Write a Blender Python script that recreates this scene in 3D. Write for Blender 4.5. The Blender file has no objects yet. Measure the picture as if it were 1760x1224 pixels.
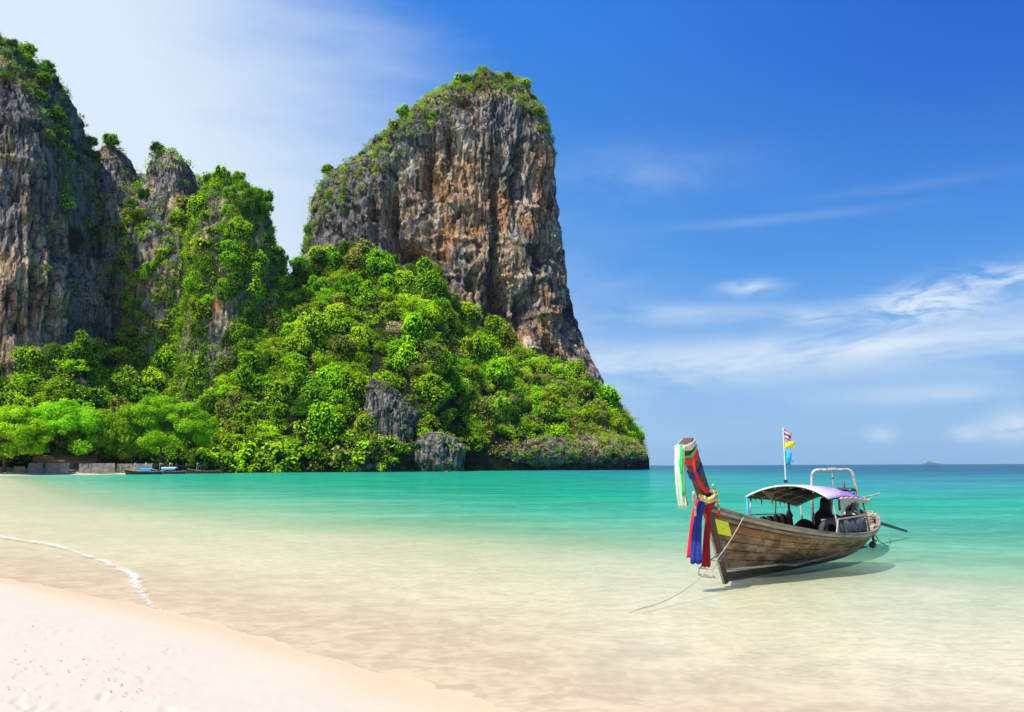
import bpy, math, random
import numpy as np
from mathutils import Vector, Matrix, Quaternion
rnd = random.Random(7)
R = math.radians
# ------------------------------------------------------------------ camera
PW, PH, PF = 1760.0, 1224.0, 1400.0
CAMZ = 2.1
PITCH, ROLL = R(7.69), R(0.26)
scene = bpy.context.scene
col = scene.collection
cf = np.array([0, math.cos(PITCH), math.sin(PITCH)])
_u0 = np.array([0, -math.sin(PITCH), math.cos(PITCH)])
_r0 = np.array([1.0, 0, 0])
cr = _r0 * math.cos(ROLL) - _u0 * math.sin(ROLL)
cu = _u0 * math.cos(ROLL) + _r0 * math.sin(ROLL)
CAM = np.array([0, 0, CAMZ])


def ray(x, y):
    return cf + cr * ((x - PW / 2) / PF) + cu * ((PH / 2 - y) / PF)


def at(x, y, Y):
    d = ray(x, y)
    return CAM + d * (Y / d[1])


def atz(x, y, z):
    d = ray(x, y)
    return CAM + d * ((z - CAM[2]) / d[2])


cd = bpy.data.cameras.new('camera')
cd.sensor_width = 36
cd.lens = PF / PW * 36
cd.clip_start = 0.1
cd.clip_end = 60000
camo = bpy.data.objects.new('camera', cd)
m3 = Matrix(((cr[0], cu[0], -cf[0]), (cr[1], cu[1], -cf[1]), (cr[2], cu[2], -cf[2])))
camo.matrix_world = Matrix.Translation(CAM) @ m3.to_4x4()
col.objects.link(camo)
scene.camera = camo
# ------------------------------------------------------------------ light
SUN_EL = 60.0
SUN_AZ = (-0.74, -0.67)          # horizontal direction towards the sun
az = math.atan2(SUN_AZ[0], SUN_AZ[1])
sd = bpy.data.lights.new('sun', 'SUN')
sd.energy = 4.6
sd.angle = R(0.53)
sd.color = (1.0, 0.955, 0.88)
so = bpy.data.objects.new('sun', sd)
tosun = Vector((math.sin(az) * math.cos(R(SUN_EL)), math.cos(az) * math.cos(R(SUN_EL)), math.sin(R(SUN_EL))))
so.rotation_euler = tosun.to_track_quat('Z', 'Y').to_euler()
so.location = (0, 0, 300)
col.objects.link(so)
vs = scene.view_settings
vs.view_transform = 'Standard'
vs.look = 'None'
vs.exposure = 0.35
vs.gamma = 1
vs.use_curve_mapping = False
scene.render.engine = 'CYCLES'
cy = scene.cycles
cy.max_bounces = 6
cy.diffuse_bounces = 3
cy.glossy_bounces = 3
cy.transmission_bounces = 4
cy.transparent_max_bounces = 12
cy.caustics_reflective = False
cy.caustics_refractive = False
cy.sample_clamp_indirect = 6
cy.use_denoising = True


# ------------------------------------------------------------------ node helpers
class NT:
    def __init__(s, tree):
        s.t = tree
        s.n = tree.nodes
        s.l = tree.links

    def node(s, typ, **kw):
        n = s.n.new(typ)
        for k, v in kw.items():
            setattr(n, k, v)
        return n

    def put(s, sock, v):
        if isinstance(v, bpy.types.NodeSocket):
            s.l.new(v, sock)
        elif v is not None:
            try:
                sock.default_value = v
            except Exception:
                sock.default_value = (v[0], v[1], v[2], 1) if len(v) == 3 else v

    def math(s, op, a, b=None, c=None, clamp=False):
        n = s.node('ShaderNodeMath', operation=op)
        n.use_clamp = clamp
        for i, v in enumerate((a, b, c)):
            if v is not None:
                s.put(n.inputs[i], v)
        return n.outputs[0]

    def vmath(s, op, a, b=None):
        n = s.node('ShaderNodeVectorMath', operation=op)
        s.put(n.inputs[0], a)
        if b is not None:
            s.put(n.inputs[1], b)
        return n.outputs['Value'] if op in ('LENGTH', 'DOT_PRODUCT') else n.outputs[0]

    def mix(s, f, a, b, blend='MIX'):
        n = s.node('ShaderNodeMix', data_type='RGBA', blend_type=blend)
        s.put(n.inputs[0], f)
        s.put(n.inputs[6], a if isinstance(a, bpy.types.NodeSocket) else (*a, 1)[:4])
        s.put(n.inputs[7], b if isinstance(b, bpy.types.NodeSocket) else (*b, 1)[:4])
        return n.outputs[2]

    def noise(s, vec, scale, detail=4, rough=0.55, dist=0.0, out=0):
        n = s.node('ShaderNodeTexNoise')
        s.put(n.inputs['Vector'], vec)
        n.inputs['Scale'].default_value = scale
        n.inputs['Detail'].default_value = detail
        n.inputs['Roughness'].default_value = rough
        n.inputs['Distortion'].default_value = dist
        return n.outputs[out]

    def ramp(s, v, a, b, lo=0.0, hi=1.0):
        n = s.node('ShaderNodeMapRange')
        n.interpolation_type = 'SMOOTHSTEP'
        s.put(n.inputs[0], v)
        n.inputs[1].default_value = a
        n.inputs[2].default_value = b
        n.inputs[3].default_value = lo
        n.inputs[4].default_value = hi
        return n.outputs[0]

    def scale(s, vec, sc):
        n = s.node('ShaderNodeMapping')
        s.put(n.inputs[0], vec)
        n.inputs['Scale'].default_value = sc
        return n.outputs[0]

    def attr(s, name):
        return s.node('ShaderNodeAttribute', attribute_name=name)

    def bump(s, h, strength=0.5, dist=0.1, normal=None):
        n = s.node('ShaderNodeBump')
        n.inputs['Strength'].default_value = strength
        n.inputs['Distance'].default_value = dist
        s.put(n.inputs['Height'], h)
        if normal is not None:
            s.put(n.inputs['Normal'], normal)
        return n.outputs[0]


def new_mat(name):
    m = bpy.data.materials.new(name)
    m.use_nodes = True
    t = NT(m.node_tree)
    t.n.clear()
    out = t.node('ShaderNodeOutputMaterial')
    return m, t, out


def principled(t, out, color, rough=0.8, bump=None, metal=0.0, spec=None):
    p = t.node('ShaderNodeBsdfPrincipled')
    t.put(p.inputs['Base Color'], color if isinstance(color, bpy.types.NodeSocket) else (*color, 1))
    t.put(p.inputs['Roughness'], rough)
    p.inputs['Metallic'].default_value = metal
    if spec is not None:
        p.inputs['Specular IOR Level'].default_value = spec
    if bump is not None:
        t.put(p.inputs['Normal'], bump)
    t.l.new(p.outputs[0], out.inputs[0])
    return p


# ------------------------------------------------------------------ world: sky with thin cloud
w = bpy.data.worlds.new('World')
scene.world = w
w.use_nodes = True
t = NT(w.node_tree)
t.n.clear()
wo = t.node('ShaderNodeOutputWorld')
bg = t.node('ShaderNodeBackground')
sky = t.node('ShaderNodeTexSky')
sky.sky_type = 'NISHITA'
sky.sun_disc = False
sky.sun_elevation = R(SUN_EL)
sky.sun_rotation = az
sky.air_density = 1.0
sky.dust_density = 0.3
sky.ozone_density = 3.0
geo = t.node('ShaderNodeTexCoord')
vec = geo.outputs['Generated']
sep = t.node('ShaderNodeSeparateXYZ')
t.l.new(vec, sep.inputs[0])
dx, dy, dz = sep.outputs
azi = t.math('ARCTAN2', dx, dy)                      # 0 straight ahead, + to the right
ele = t.math('ARCSINE', t.math('MINIMUM', t.math('MAXIMUM', dz, -1.0), 1.0))
# blue that deepens away from the horizon
blue = t.mix(t.ramp(ele, 0.0, 0.26), (0.26, 0.56, 0.95), (0.088, 0.39, 0.97))
blue = t.mix(t.ramp(ele, 0.20, 0.60), blue, (0.034, 0.27, 0.93))
tintf = t.ramp(azi, -0.20, 0.75)
blue = t.mix(t.math('MULTIPLY', tintf, t.ramp(ele, 0.12, 0.50)), blue, (0.010, 0.125, 0.70))
scl = t.node('ShaderNodeVectorMath', operation='SCALE')
t.l.new(blue, scl.inputs[0])
scl.inputs['Scale'].default_value = 7.2
skyc = t.mix(0.90, sky.outputs[0], scl.outputs[0])
# cloud coordinates
comb = t.node('ShaderNodeCombineXYZ')
t.l.new(azi, comb.inputs[0])
t.l.new(t.math('MULTIPLY', ele, 3.2), comb.inputs[1])
cvec = comb.outputs[0]
warp = t.noise(cvec, 3.0, 4, 0.6, out=1)
wv = t.vmath('ADD', cvec, t.vmath('MULTIPLY', warp, (0.16, 0.10, 0.0)))
n_wisp = t.noise(wv, 4.5, 8, 0.62, 0.4)
n_puff = t.noise(wv, 15.0, 7, 0.62, 0.6)
n_soft = t.noise(t.vmath('ADD', cvec, (3.1, 7.7, 0)), 2.1, 5, 0.5)
# wide pale veil, thickest to the left
rot = t.node('ShaderNodeMapping')
t.l.new(wv, rot.inputs[0])
rot.inputs['Rotation'].default_value = (0, 0, R(32))
rot.inputs['Scale'].default_value = (1.3, 2.1, 1)
n_str = t.noise(rot.outputs[0], 3.0, 6, 0.55)
diag = t.math('ADD', azi, t.math('MULTIPLY', ele, 0.62))       # the veil's edge slants to the upper left
veil = t.ramp(t.math('ADD', diag, t.math('MULTIPLY', t.math('SUBTRACT', n_str, 0.5), 0.30)), 0.30, -0.22)
veil = t.math('MULTIPLY', veil, t.ramp(n_str, 0.15, 0.75, 0.84, 1.0))


def blob(a0, e0, sa, se, amp, lo=0.42, hi=0.70, slant=0.0, src=None):
    da = t.math('SUBTRACT', azi, a0)
    de = t.math('SUBTRACT', t.math('SUBTRACT', ele, e0), t.math('MULTIPLY', da, slant))
    q = t.math('ADD', t.math('POWER', t.math('ABSOLUTE', t.math('DIVIDE', da, sa)), 2.0),
               t.math('POWER', t.math('ABSOLUTE', t.math('DIVIDE', de, se)), 2.0))
    g = t.math('EXPONENT', t.math('MULTIPLY', q, -1.0))
    return t.math('MULTIPLY', t.math('MULTIPLY', g, amp), t.ramp(src or n_wisp, lo, hi))


def sky_ae(x, y):
    d = ray(x, y)
    d = d / np.linalg.norm(d)
    return math.atan2(d[0], d[1]), math.asin(d[2])


clouds = veil
blobs = [(1580, 530, .060, .018, .85, .36, .60, .0), (1690, 485, .070, .014, .70, .38, .62, .04), (1290, 494, .035, .009, .60, .30, .6, 0),
         (1330, 605, .26, .026, .42, .30, .62, .02), (1150, 640, .17, .022, .50, .30, .62, 0), (1500, 590, .13, .014, .36, .30, .6, 0),
         (1330, 378, .13, .006, .13, .25, .6, .0), (1100, 300, .12, .030, .20, .3, .65, 0), (1395, 545, .03, .010, .45, .3, .6, 0),
         (1180, 540, .14, .012, .40, .35, .6, -.02), (1560, 680, .12, .010, .36, .3, .6, 0), (1745, 736, .030, .016, .75, .30, .5, .05),
         (1515, 748, .014, .008, .5, .3, .5, 0), (1660, 746, .014, .008, .6, .3, .5, 0), (1560, 320, .10, .006, .07, .3, .6, .0),
         (1700, 600, .20, .02, .18, .3, .6, 0), (1000, 560, .10, .10, .30, .1, .9, 0), (1930, 500, .10, .03, .5, .3, .6, 0), (2100, 600, .2, .04, .5, .3, .6, 0)]
for (bx, by, sa, se, amp, lo, hi, sl) in blobs:
    a0, e0 = sky_ae(bx, by)
    clouds = t.math('ADD', clouds, blob(a0, e0, sa, se, amp, lo, hi, sl, n_puff if sa < .08 else None))
haze_h = t.math('MULTIPLY', t.ramp(ele, 0.26, 0.02), t.ramp(n_soft, 0.25, 0.75, 0.10, 0.50))
clouds = t.math('MINIMUM', t.math('ADD', clouds, t.math('MULTIPLY', haze_h, 0.32)), 0.93)
clouds = t.math('MULTIPLY', clouds, t.ramp(ele, -0.02, 0.05, 0.25, 1.0))
final = t.mix(clouds, skyc, (6.4, 7.3, 8.1))
t.l.new(final, bg.inputs[0])
bg.inputs[1].default_value = 0.095
t.l.new(bg.outputs[0], wo.inputs[0])

# ------------------------------------------------------------------ numpy noise
_rs = np.random.RandomState(11)
_perm = _rs.permutation(4096).astype(np.int64)
_grad = _rs.normal(size=(4096, 3))
_grad /= np.linalg.norm(_grad, axis=1)[:, None]


def perlin(x, y, z):
    x, y, z = np.broadcast_arrays(np.asarray(x, float), np.asarray(y, float), np.asarray(z, float))
    xi, yi, zi = np.floor(x).astype(np.int64), np.floor(y).astype(np.int64), np.floor(z).astype(np.int64)
    xf, yf, zf = x - xi, y - yi, z - zi
    u, v, w_ = [q * q * q * (q * (q * 6 - 15) + 10) for q in (xf, yf, zf)]
    res = 0
    for a in (0, 1):
        wa = u if a else 1 - u
        pa = _perm[(xi + a) & 4095]
        for b in (0, 1):
            wb = v if b else 1 - v
            pb = _perm[(pa + yi + b) & 4095]
            for c in (0, 1):
                wc = w_ if c else 1 - w_
                g = _grad[_perm[(pb + zi + c) & 4095]]
                res = res + wa * wb * wc * (g[..., 0] * (xf - a) + g[..., 1] * (yf - b) + g[..., 2] * (zf - c))
    return res * 1.5


def fbm(x, y, z, o=4, g=0.5):
    s, a, tot = 0, 1.0, 0
    for i in range(o):
        s = s + a * perlin(x + 17.3 * i, y - 9.1 * i, z + 4.7 * i)
        tot += a
        a *= g
        x, y, z = x * 2.03, y * 2.03, z * 2.03
    return s / tot


def ridged(x, y, z, o=3):
    s, a, tot = 0, 1.0, 0
    for i in range(o):
        s = s + a * (1 - np.abs(perlin(x + 31 * i, y + 5 * i, z - 12 * i)) * 2)
        tot += a
        a *= 0.5
        x, y, z = x * 2.1, y * 2.1, z * 2.1
    return s / tot


def smooth(x, a, b):
    q = np.clip((np.asarray(x, float) - a) / (b - a), 0, 1)
    return q * q * (3 - 2 * q)


# ------------------------------------------------------------------ mesh helpers
def mesh_np(name, verts, faces, attrs=None, smooth_=True, cols=None):
    verts = np.ascontiguousarray(verts, dtype=np.float32)
    faces = np.ascontiguousarray(faces, dtype=np.int32)
    k = faces.shape[1]
    me = bpy.data.meshes.new(name)
    me.vertices.add(len(verts))
    me.vertices.foreach_set('co', verts.ravel())
    me.loops.add(faces.size)
    me.loops.foreach_set('vertex_index', faces.ravel())
    me.polygons.add(len(faces))
    me.polygons.foreach_set('loop_start', np.arange(0, faces.size, k, dtype=np.int32))
    me.update(calc_edges=True)
    me.polygons.foreach_set('use_smooth', np.full(len(faces), smooth_, dtype=bool))
    for n, v in (attrs or {}).items():
        a = me.attributes.new(n, 'FLOAT', 'POINT')
        a.data.foreach_set('value', np.ascontiguousarray(v, dtype=np.float32).ravel())
    for n, v in (cols or {}).items():
        a = me.attributes.new(n, 'FLOAT_COLOR', 'POINT')
        v4 = np.concatenate([v, np.ones((len(v), 1))], 1).astype(np.float32)
        a.data.foreach_set('color', v4.ravel())
    me.update()
    return me


def link(name, me, mat=None, parent=None, loc=None):
    o = bpy.data.objects.new(name, me)
    col.objects.link(o)
    if mat is not None and me is not None and not me.materials:
        me.materials.append(mat)
    if parent is not None:
        o.parent = parent
    if loc is not None:
        o.location = loc
    return o


def tag(o, label=None, cat=None, group=None, kind=None):
    if label:
        o['label'] = label
    if cat:
        o['category'] = cat
    if group:
        o['group'] = group
    if kind:
        o['kind'] = kind
    return o


def empty(name, loc=(0, 0, 0), rz=0.0):
    o = bpy.data.objects.new(name, None)
    col.objects.link(o)
    o.location = loc
    o.rotation_euler = (0, 0, rz)
    o.empty_display_size = 0.3
    return o


def grid_faces(nr, nc, wrap=False):
    i = np.arange(nr - 1)[:, None]
    j = np.arange(nc if wrap else nc - 1)[None, :]
    j2 = (j + 1) % nc
    a = i * nc + j
    b = i * nc + j2
    c = (i + 1) * nc + j2
    d = (i + 1) * nc + j
    return np.stack([a, b, c, d], -1).reshape(-1, 4)


class MB:
    """collects simple shapes into one mesh"""

    def __init__(s):
        s.v = []
        s.f = []

    def add(s, v, f):
        k = len(s.v)
        s.v += [tuple(p) for p in v]
        s.f += [tuple(i + k for i in q) for q in f]
        return s

    def box(s, c, size, rot=None):
        c = Vector(c)
        h = [q / 2 for q in size]
        v = [Vector((x * h[0], y * h[1], z * h[2])) for x in (-1, 1) for y in (-1, 1) for z in (-1, 1)]
        if rot is not None:
            v = [rot @ p for p in v]
        s.add([c + p for p in v], [(0, 1, 3, 2), (4, 6, 7, 5), (0, 4, 5, 1), (2, 3, 7, 6), (0, 2, 6, 4), (1, 5, 7, 3)])
        return s

    def beam(s, a, b, wy, wz, up=(0, 0, 1)):
        a, b = Vector(a), Vector(b)
        d = (b - a).normalized()
        y = Vector(up).cross(d)
        if y.length < 1e-4:
            y = Vector((0, 1, 0)).cross(d)
        y.normalize()
        z = d.cross(y)
        v = [p + y * (sy * wy / 2) + z * (sz * wz / 2) for p in (a, b) for sy, sz in ((-1, -1), (1, -1), (1, 1), (-1, 1))]
        s.add(v, [(0, 1, 2, 3), (7, 6, 5, 4), (0, 4, 5, 1), (1, 5, 6, 2), (2, 6, 7, 3), (3, 7, 4, 0)])
        return s

    def tube(s, pts, rad, n=8, cap=True, flat=1.0):
        pts = [Vector(p) for p in pts]
        if not hasattr(rad, '__len__'):
            rad = [rad] * len(pts)
        up = Vector((0, 0, 1))
        v, f = [], []
        prev = None
        for i, p in enumerate(pts):
            d = (pts[min(i + 1, len(pts) - 1)] - pts[max(i - 1, 0)])
            if d.length < 1e-9:
                d = Vector((0, 0, 1))
            d.normalize()
            if prev is None:
                a = up.cross(d)
                if a.length < 0.05:
                    a = Vector((1, 0, 0)).cross(d)
            else:
                a = prev - d * prev.dot(d)
            a.normalize()
            prev = a
            b = d.cross(a)
            for k in range(n):
                th = 2 * math.pi * k / n
                v.append(p + a * (math.cos(th) * rad[i]) + b * (math.sin(th) * rad[i] * flat))
        for i in range(len(pts) - 1):
            for k in range(n):
                k2 = (k + 1) % n
                f.append((i * n + k, i * n + k2, (i + 1) * n + k2, (i + 1) * n + k))
        if cap:
            f.append(tuple(range(n - 1, -1, -1)))
            f.append(tuple((len(pts) - 1) * n + k for k in range(n)))
        return s.add(v, f)

    def sheet(s, rows, thick=0.0):
        """rows: list of lists of points; a cloth-like sheet, given a little thickness"""
        nr, nc = len(rows), len(rows[0])
        P = [[Vector(p) for p in r] for r in rows]
        v = [p for r in P for p in r]
        f = [(i * nc + j, i * nc + j + 1, (i + 1) * nc + j + 1, (i + 1) * nc + j) for i in range(nr - 1) for j in range(nc - 1)]
        if thick:
            N = len(v)
            nv = []
            for i in range(nr):
                for j in range(nc):
                    a = P[min(i + 1, nr - 1)][j] - P[max(i - 1, 0)][j]
                    b = P[i][min(j + 1, nc - 1)] - P[i][max(j - 1, 0)]
                    n = b.cross(a)
                    n = n.normalized() if n.length > 1e-9 else Vector((0, 0, 1))
                    nv.append(P[i][j] - n * thick)
            v = v + nv
            f2 = [tuple(reversed([q + N for q in ff])) for ff in f]
            e = []
            for j in range(nc - 1):
                e.append((j, j + N, j + 1 + N, j + 1))
                k = (nr - 1) * nc + j
                e.append((k + 1, k + 1 + N, k + N, k))
            for i in range(nr - 1):
                k = i * nc
                e.append((k + nc, k + nc + N, k + N, k))
                k = i * nc + nc - 1
                e.append((k, k + N, k + nc + N, k + nc))
            f = f + f2 + e
        return s.add(v, f)

    def sphere(s, c, r, n=8, m=6, sc=(1, 1, 1)):
        v, f = [], []
        for i in range(m + 1):
            ph = math.pi * i / m
            for k in range(n):
                th = 2 * math.pi * k / n
                v.append((c[0] + r * sc[0] * math.sin(ph) * math.cos(th), c[1] + r * sc[1] * math.sin(ph) * math.sin(th), c[2] + r * sc[2] * math.cos(ph)))
        for i in range(m):
            for k in range(n):
                k2 = (k + 1) % n
                f.append((i * n + k, (i + 1) * n + k, (i + 1) * n + k2, i * n + k2))
        return s.add(v, f)

    def build(s, name, mat, parent=None, smooth_=False, kind=None):
        me = bpy.data.meshes.new(name)
        me.from_pydata([tuple(p) for p in s.v], [], s.f)
        me.validate()
        if smooth_:
            me.polygons.foreach_set('use_smooth', [True] * len(me.polygons))
        me.update()
        o = link(name, me, mat, parent)
        if kind:
            o['kind'] = kind
        return o


# ------------------------------------------------------------------ materials
M = {}


def foliage(name, c1, c2, trans=0.35):
    m, t, out = new_mat(name)
    oi = t.node('ShaderNodeObjectInfo')
    va = t.attr('var').outputs['Fac']
    c = t.mix(va, c1, c2)
    hs = t.node('ShaderNodeHueSaturation')
    t.put(hs.inputs['Hue'], t.ramp(oi.outputs['Random'], 0, 1, 0.474, 0.507))
    rr = t.math('FRACT', t.math('MULTIPLY', oi.outputs['Random'], 7.13))
    t.put(hs.inputs['Value'], t.ramp(rr, 0, 1, 0.72, 1.22))
    hs.inputs['Saturation'].default_value = 1.0
    t.l.new(c, hs.inputs['Color'])
    d = t.node('ShaderNodeBsdfDiffuse')
    t.l.new(hs.outputs[0], d.inputs[0])
    tr = t.node('ShaderNodeBsdfTranslucent')
    tc = t.mix(1.0, hs.outputs[0], (1.25, 1.3, 0.55), 'MULTIPLY')
    t.l.new(tc, tr.inputs[0])
    mx = t.node('ShaderNodeMixShader')
    mx.inputs[0].default_value = trans
    t.l.new(d.outputs[0], mx.inputs[1])
    t.l.new(tr.outputs[0], mx.inputs[2])
    t.l.new(mx.outputs[0], out.inputs[0])
    M[name] = m


foliage('leaf_bright', (0.25, 0.54, 0.008), (0.58, 0.88, 0.015))
foliage('leaf_mid', (0.15, 0.37, 0.008), (0.38, 0.68, 0.014))
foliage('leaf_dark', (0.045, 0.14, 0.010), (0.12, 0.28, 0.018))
foliage('leaf_olive', (0.19, 0.22, 0.035), (0.42, 0.44, 0.08), 0.25)
foliage('leaf_dry', (0.34, 0.25, 0.15), (0.62, 0.47, 0.32), 0.15)
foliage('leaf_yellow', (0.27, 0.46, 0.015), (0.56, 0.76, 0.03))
foliage('leaf_core', (0.018, 0.065, 0.005), (0.03, 0.09, 0.006), 0.0)  # crown cores: shade in the gaps between leaves, set by a dark colour


def simple(name, c, rough=0.8, var=0.25, scale=8.0, bump=0.0, metal=0.0, bd=0.01, stretch=(1, 1, 1), c2=None, spec=None):
    m, t, out = new_mat(name)
    tc = t.node('ShaderNodeTexCoord').outputs['Object']
    v = t.scale(tc, stretch)
    n = t.noise(v, scale, 6, 0.6)
    c2 = c2 or tuple(q * (1 - var) for q in c)
    colr = t.mix(t.ramp(n, 0.35, 0.68), c, c2)
    b = t.bump(t.noise(v, scale * 2.3, 5, 0.6), bump, bd) if bump else None
    principled(t, out, colr, rough, b, metal, spec)
    M[name] = m
    return m


simple('bark', (0.13, 0.095, 0.065), 0.95, 0.5, 1.2, 0.6, bd=0.1, stretch=(1, 1, 0.25))
simple('bark_pale', (0.32, 0.27, 0.21), 0.95, 0.4, 1.2, 0.5, bd=0.1, stretch=(1, 1, 0.25))


def rock(name):
    m, t, out = new_mat(name)
    c = t.attr('col').outputs['Color']
    p = t.node('ShaderNodeNewGeometry').outputs['Position']
    v = t.scale(p, (1, 1, 0.30))
    n1 = t.noise(v, 0.55, 7, 0.70, 0.3)
    n2 = t.noise(p, 1.4, 6, 0.7)
    n3 = t.noise(t.scale(p, (1, 1, 0.09)), 0.75, 5, 0.65, 0.2)
    colr = t.mix(t.ramp(n1, 0.44, 0.60, 0.0, 0.85), c, t.mix(1.0, c, (0.40, 0.39, 0.40), 'MULTIPLY'))
    colr = t.mix(t.ramp(n3, 0.56, 0.68, 0.0, 0.45), colr, (0.075, 0.072, 0.076))
    n4 = t.noise(p, 0.05, 5, 0.6)
    colr = t.mix(t.ramp(n4, 0.42, 0.60, 0, 0.6), colr, t.mix(1.0, colr, (0.55, 0.54, 0.56), 'MULTIPLY'))
    colr = t.mix(t.ramp(n2, 0.54, 0.66, 0, 0.55), colr, t.mix(1.0, colr, (1.7, 1.6, 1.45), 'MULTIPLY'))
    wp = t.vmath('ADD', t.scale(p, (1, 1, .45)), t.vmath('MULTIPLY', t.noise(p, 0.25, 3, 0.6, out=1), (5, 5, 5)))
    vo = t.node('ShaderNodeTexVoronoi', feature='DISTANCE_TO_EDGE')
    t.l.new(wp, vo.inputs['Vector'])
    vo.inputs['Scale'].default_value = 0.17
    crk = t.ramp(vo.outputs['Distance'], 0.0, 0.055)
    colr = t.mix(t.math('MULTIPLY', t.math('SUBTRACT', 1.0, crk), 0.75), colr, (0.035, 0.033, 0.036))
    b = t.bump(crk, 1.0, 1.6)
    b = t.bump(n1, 1.0, 2.6, b)
    b = t.bump(n2, 0.9, 1.0, b)
    principled(t, out, colr, 0.95, b, spec=0.15)
    M[name] = m


rock('karst_rock')

# ------------------------------------------------------------------ shore geometry
SHORE = np.array([(60, -42), (9.2, -0.6), (-0.167, 7.48), (-1.09, 8.31), (-2.39, 9.72), (-3.14, 10.54), (-4.23, 11.51), (-5.18, 12.44), (-6.12, 13.25), (-8.12, 14.86), (-9.99, 16.3),
                  (-19, 23), (-33, 40), (-62, 84), (-116, 168), (-168, 240), (-156, 250.5), (-133, 275.6), (-118, 306), (-112, 330), (-112, 900)], float)


def shore_dist(x, y):
    """distance to the beach line, positive out to sea"""
    x = np.asarray(x, float)
    y = np.asarray(y, float)
    best = np.full(x.shape, 1e18)
    sgn = np.ones(x.shape)
    for a, b in zip(SHORE[:-1], SHORE[1:]):
        d = b - a
        L2 = d @ d
        tt = np.clip(((x - a[0]) * d[0] + (y - a[1]) * d[1]) / L2, 0, 1)
        qx, qy = x - (a[0] + tt * d[0]), y - (a[1] + tt * d[1])
        q = qx * qx + qy * qy
        s = -(d[0] * (y - a[1]) - d[1] * (x - a[0]))
        up = q < best - 1e-9
        best = np.where(up, q, best)
        sgn = np.where(up, np.sign(s), sgn)
    return np.sqrt(best) * sgn


def bed_z(x, y):
    d = shore_dist(x, y) + 0.25 * fbm(x * 0.35, y * 0.35, 0.3, 3)
    far = smooth(np.hypot(x, y), 60, 140)
    land = 0.075 * (-d)
    land = np.where(-d > 6, 0.45 + 0.02 * (-d - 6), land)
    land = np.minimum(land, 2.2)
    land = np.where(far > 0, land * (1 - far) + far * np.minimum(0.16 * (-d), 2.2 + 0 * d), land)
    sea = -(0.013 * np.minimum(d, 11) + 0.050 * np.clip(d - 11, 0, 39) + 0.008 * np.clip(d - 50, 0, 200) + 0.042 * np.clip(np.asarray(x) + 4, 0, 220) * smooth(y, 12, 90) + 0.006 * np.clip(d - 304, 0, 1500))
    return np.where(d < 0, land, sea), d


# polar sheets, dense towards the bay
an = np.concatenate([np.linspace(-180, -38, 60)[:-1], np.linspace(-38, 38, 460), np.linspace(38, 180, 60)[1:-1]])
an = np.radians(an)


def polar(rings):
    rr, aa = np.meshgrid(rings, an, indexing='ij')
    return rr * np.sin(aa), rr * np.cos(aa)


rings_bed = np.concatenate([[0.3, 1.5, 3.0], np.geomspace(4.2, 40, 260), np.geomspace(40.5, 900, 60), [1500, 4000]])
X, Y = polar(rings_bed)
Z, D = bed_z(X, Y)
near = smooth(np.hypot(X, Y), 45, 25)
dry = smooth(-D, 0.2, 1.4)
rip = fbm(X * 0.8, Y * 0.8, 1.0, 3) * 0.020 + fbm(X * 7.5, Y * 7.5, 2.0, 3) * 0.005
# footprints: shallow dents with a pushed-up rim
fr = np.random.RandomState(5)
dent = np.zeros_like(Z)
nf = 0
while nf < 150:
    px_, py_ = fr.uniform(-260, 420), fr.uniform(1050, 1330)
    if px_ > 300 - (1224 - py_) * 0.1 + fr.uniform(-80, 60):
        continue
    q = atz(px_, py_, 0.2)
    if shore_dist(q[0], q[1]) > -1.1:
        continue
    a = fr.uniform(0, 3.14)
    ux, uy = math.cos(a), math.sin(a)
    lx, ly = fr.uniform(0.04, 0.11), fr.uniform(0.025, 0.045)
    msk = (np.abs(X - q[0]) < 0.6) & (np.abs(Y - q[1]) < 0.6)
    ex, ey = X[msk] - q[0], Y[msk] - q[1]
    e = np.sqrt(((ex * ux + ey * uy) / lx) ** 2 + ((-ex * uy + ey * ux) / ly) ** 2)
    dent[msk] += -0.015 * np.exp(-e ** 2) + 0.007 * np.exp(-((e - 1.6) / 0.5) ** 2)
    nf += 1
Z = Z + near * (rip * (0.35 + 0.65 * dry)) + dent
bedme = mesh_np('sand', np.stack([X, Y, Z], -1).reshape(-1, 3), grid_faces(X.shape[0], X.shape[1], True), {'shore': D.ravel()})
m, t, out = new_mat('sand_mat')
pos = t.node('ShaderNodeNewGeometry').outputs['Position']
shd = t.attr('shore').outputs['Fac']
n1 = t.noise(pos, 2.0, 8, 0.65)
n2 = t.noise(pos, 60, 3, 0.6)
n3 = t.noise(pos, 0.5, 4, 0.55)
dryc = t.mix(n1, (0.53, 0.462, 0.372), (0.565, 0.50, 0.412))
dryc = t.mix(t.ramp(n2, 0.60, 0.78, 0, 0.35), dryc, (0.42, 0.35, 0.27))
wetc = t.mix(n3, (0.76, 0.59, 0.385), (0.83, 0.67, 0.455))
wetc = t.mix(t.ramp(shd, 5.0, 0.5, 0.0, 0.8), wetc, (0.60, 0.45, 0.295))
shd2 = t.math('ADD', shd, t.math('MULTIPLY', t.math('SUBTRACT', n3, 0.5), 0.9))
wet = t.ramp(shd2, -1.3, 0.05)
c = t.mix(wet, dryc, wetc)
vr = t.scale(pos, (1.6, 2.4, 1))
rn = t.noise(vr, 2.4, 4, 0.55, 1.5)
c = t.mix(t.math('MULTIPLY', t.ramp(rn, 0.40, 0.66), t.ramp(shd, 0.0, 2.0, 0, 0.40)), c, (0.52, 0.40, 0.26))
h = t.math('ADD', t.math('MULTIPLY', n1, 0.6), t.math('MULTIPLY', n2, 0.25))
b = t.bump(h, 0.35, 0.03)
p = principled(t, out, c, t.ramp(wet, 0, 1, 0.92, 0.42), b, spec=0.3)
M['sand'] = m
bedo = link('beach', bedme, m)
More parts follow.
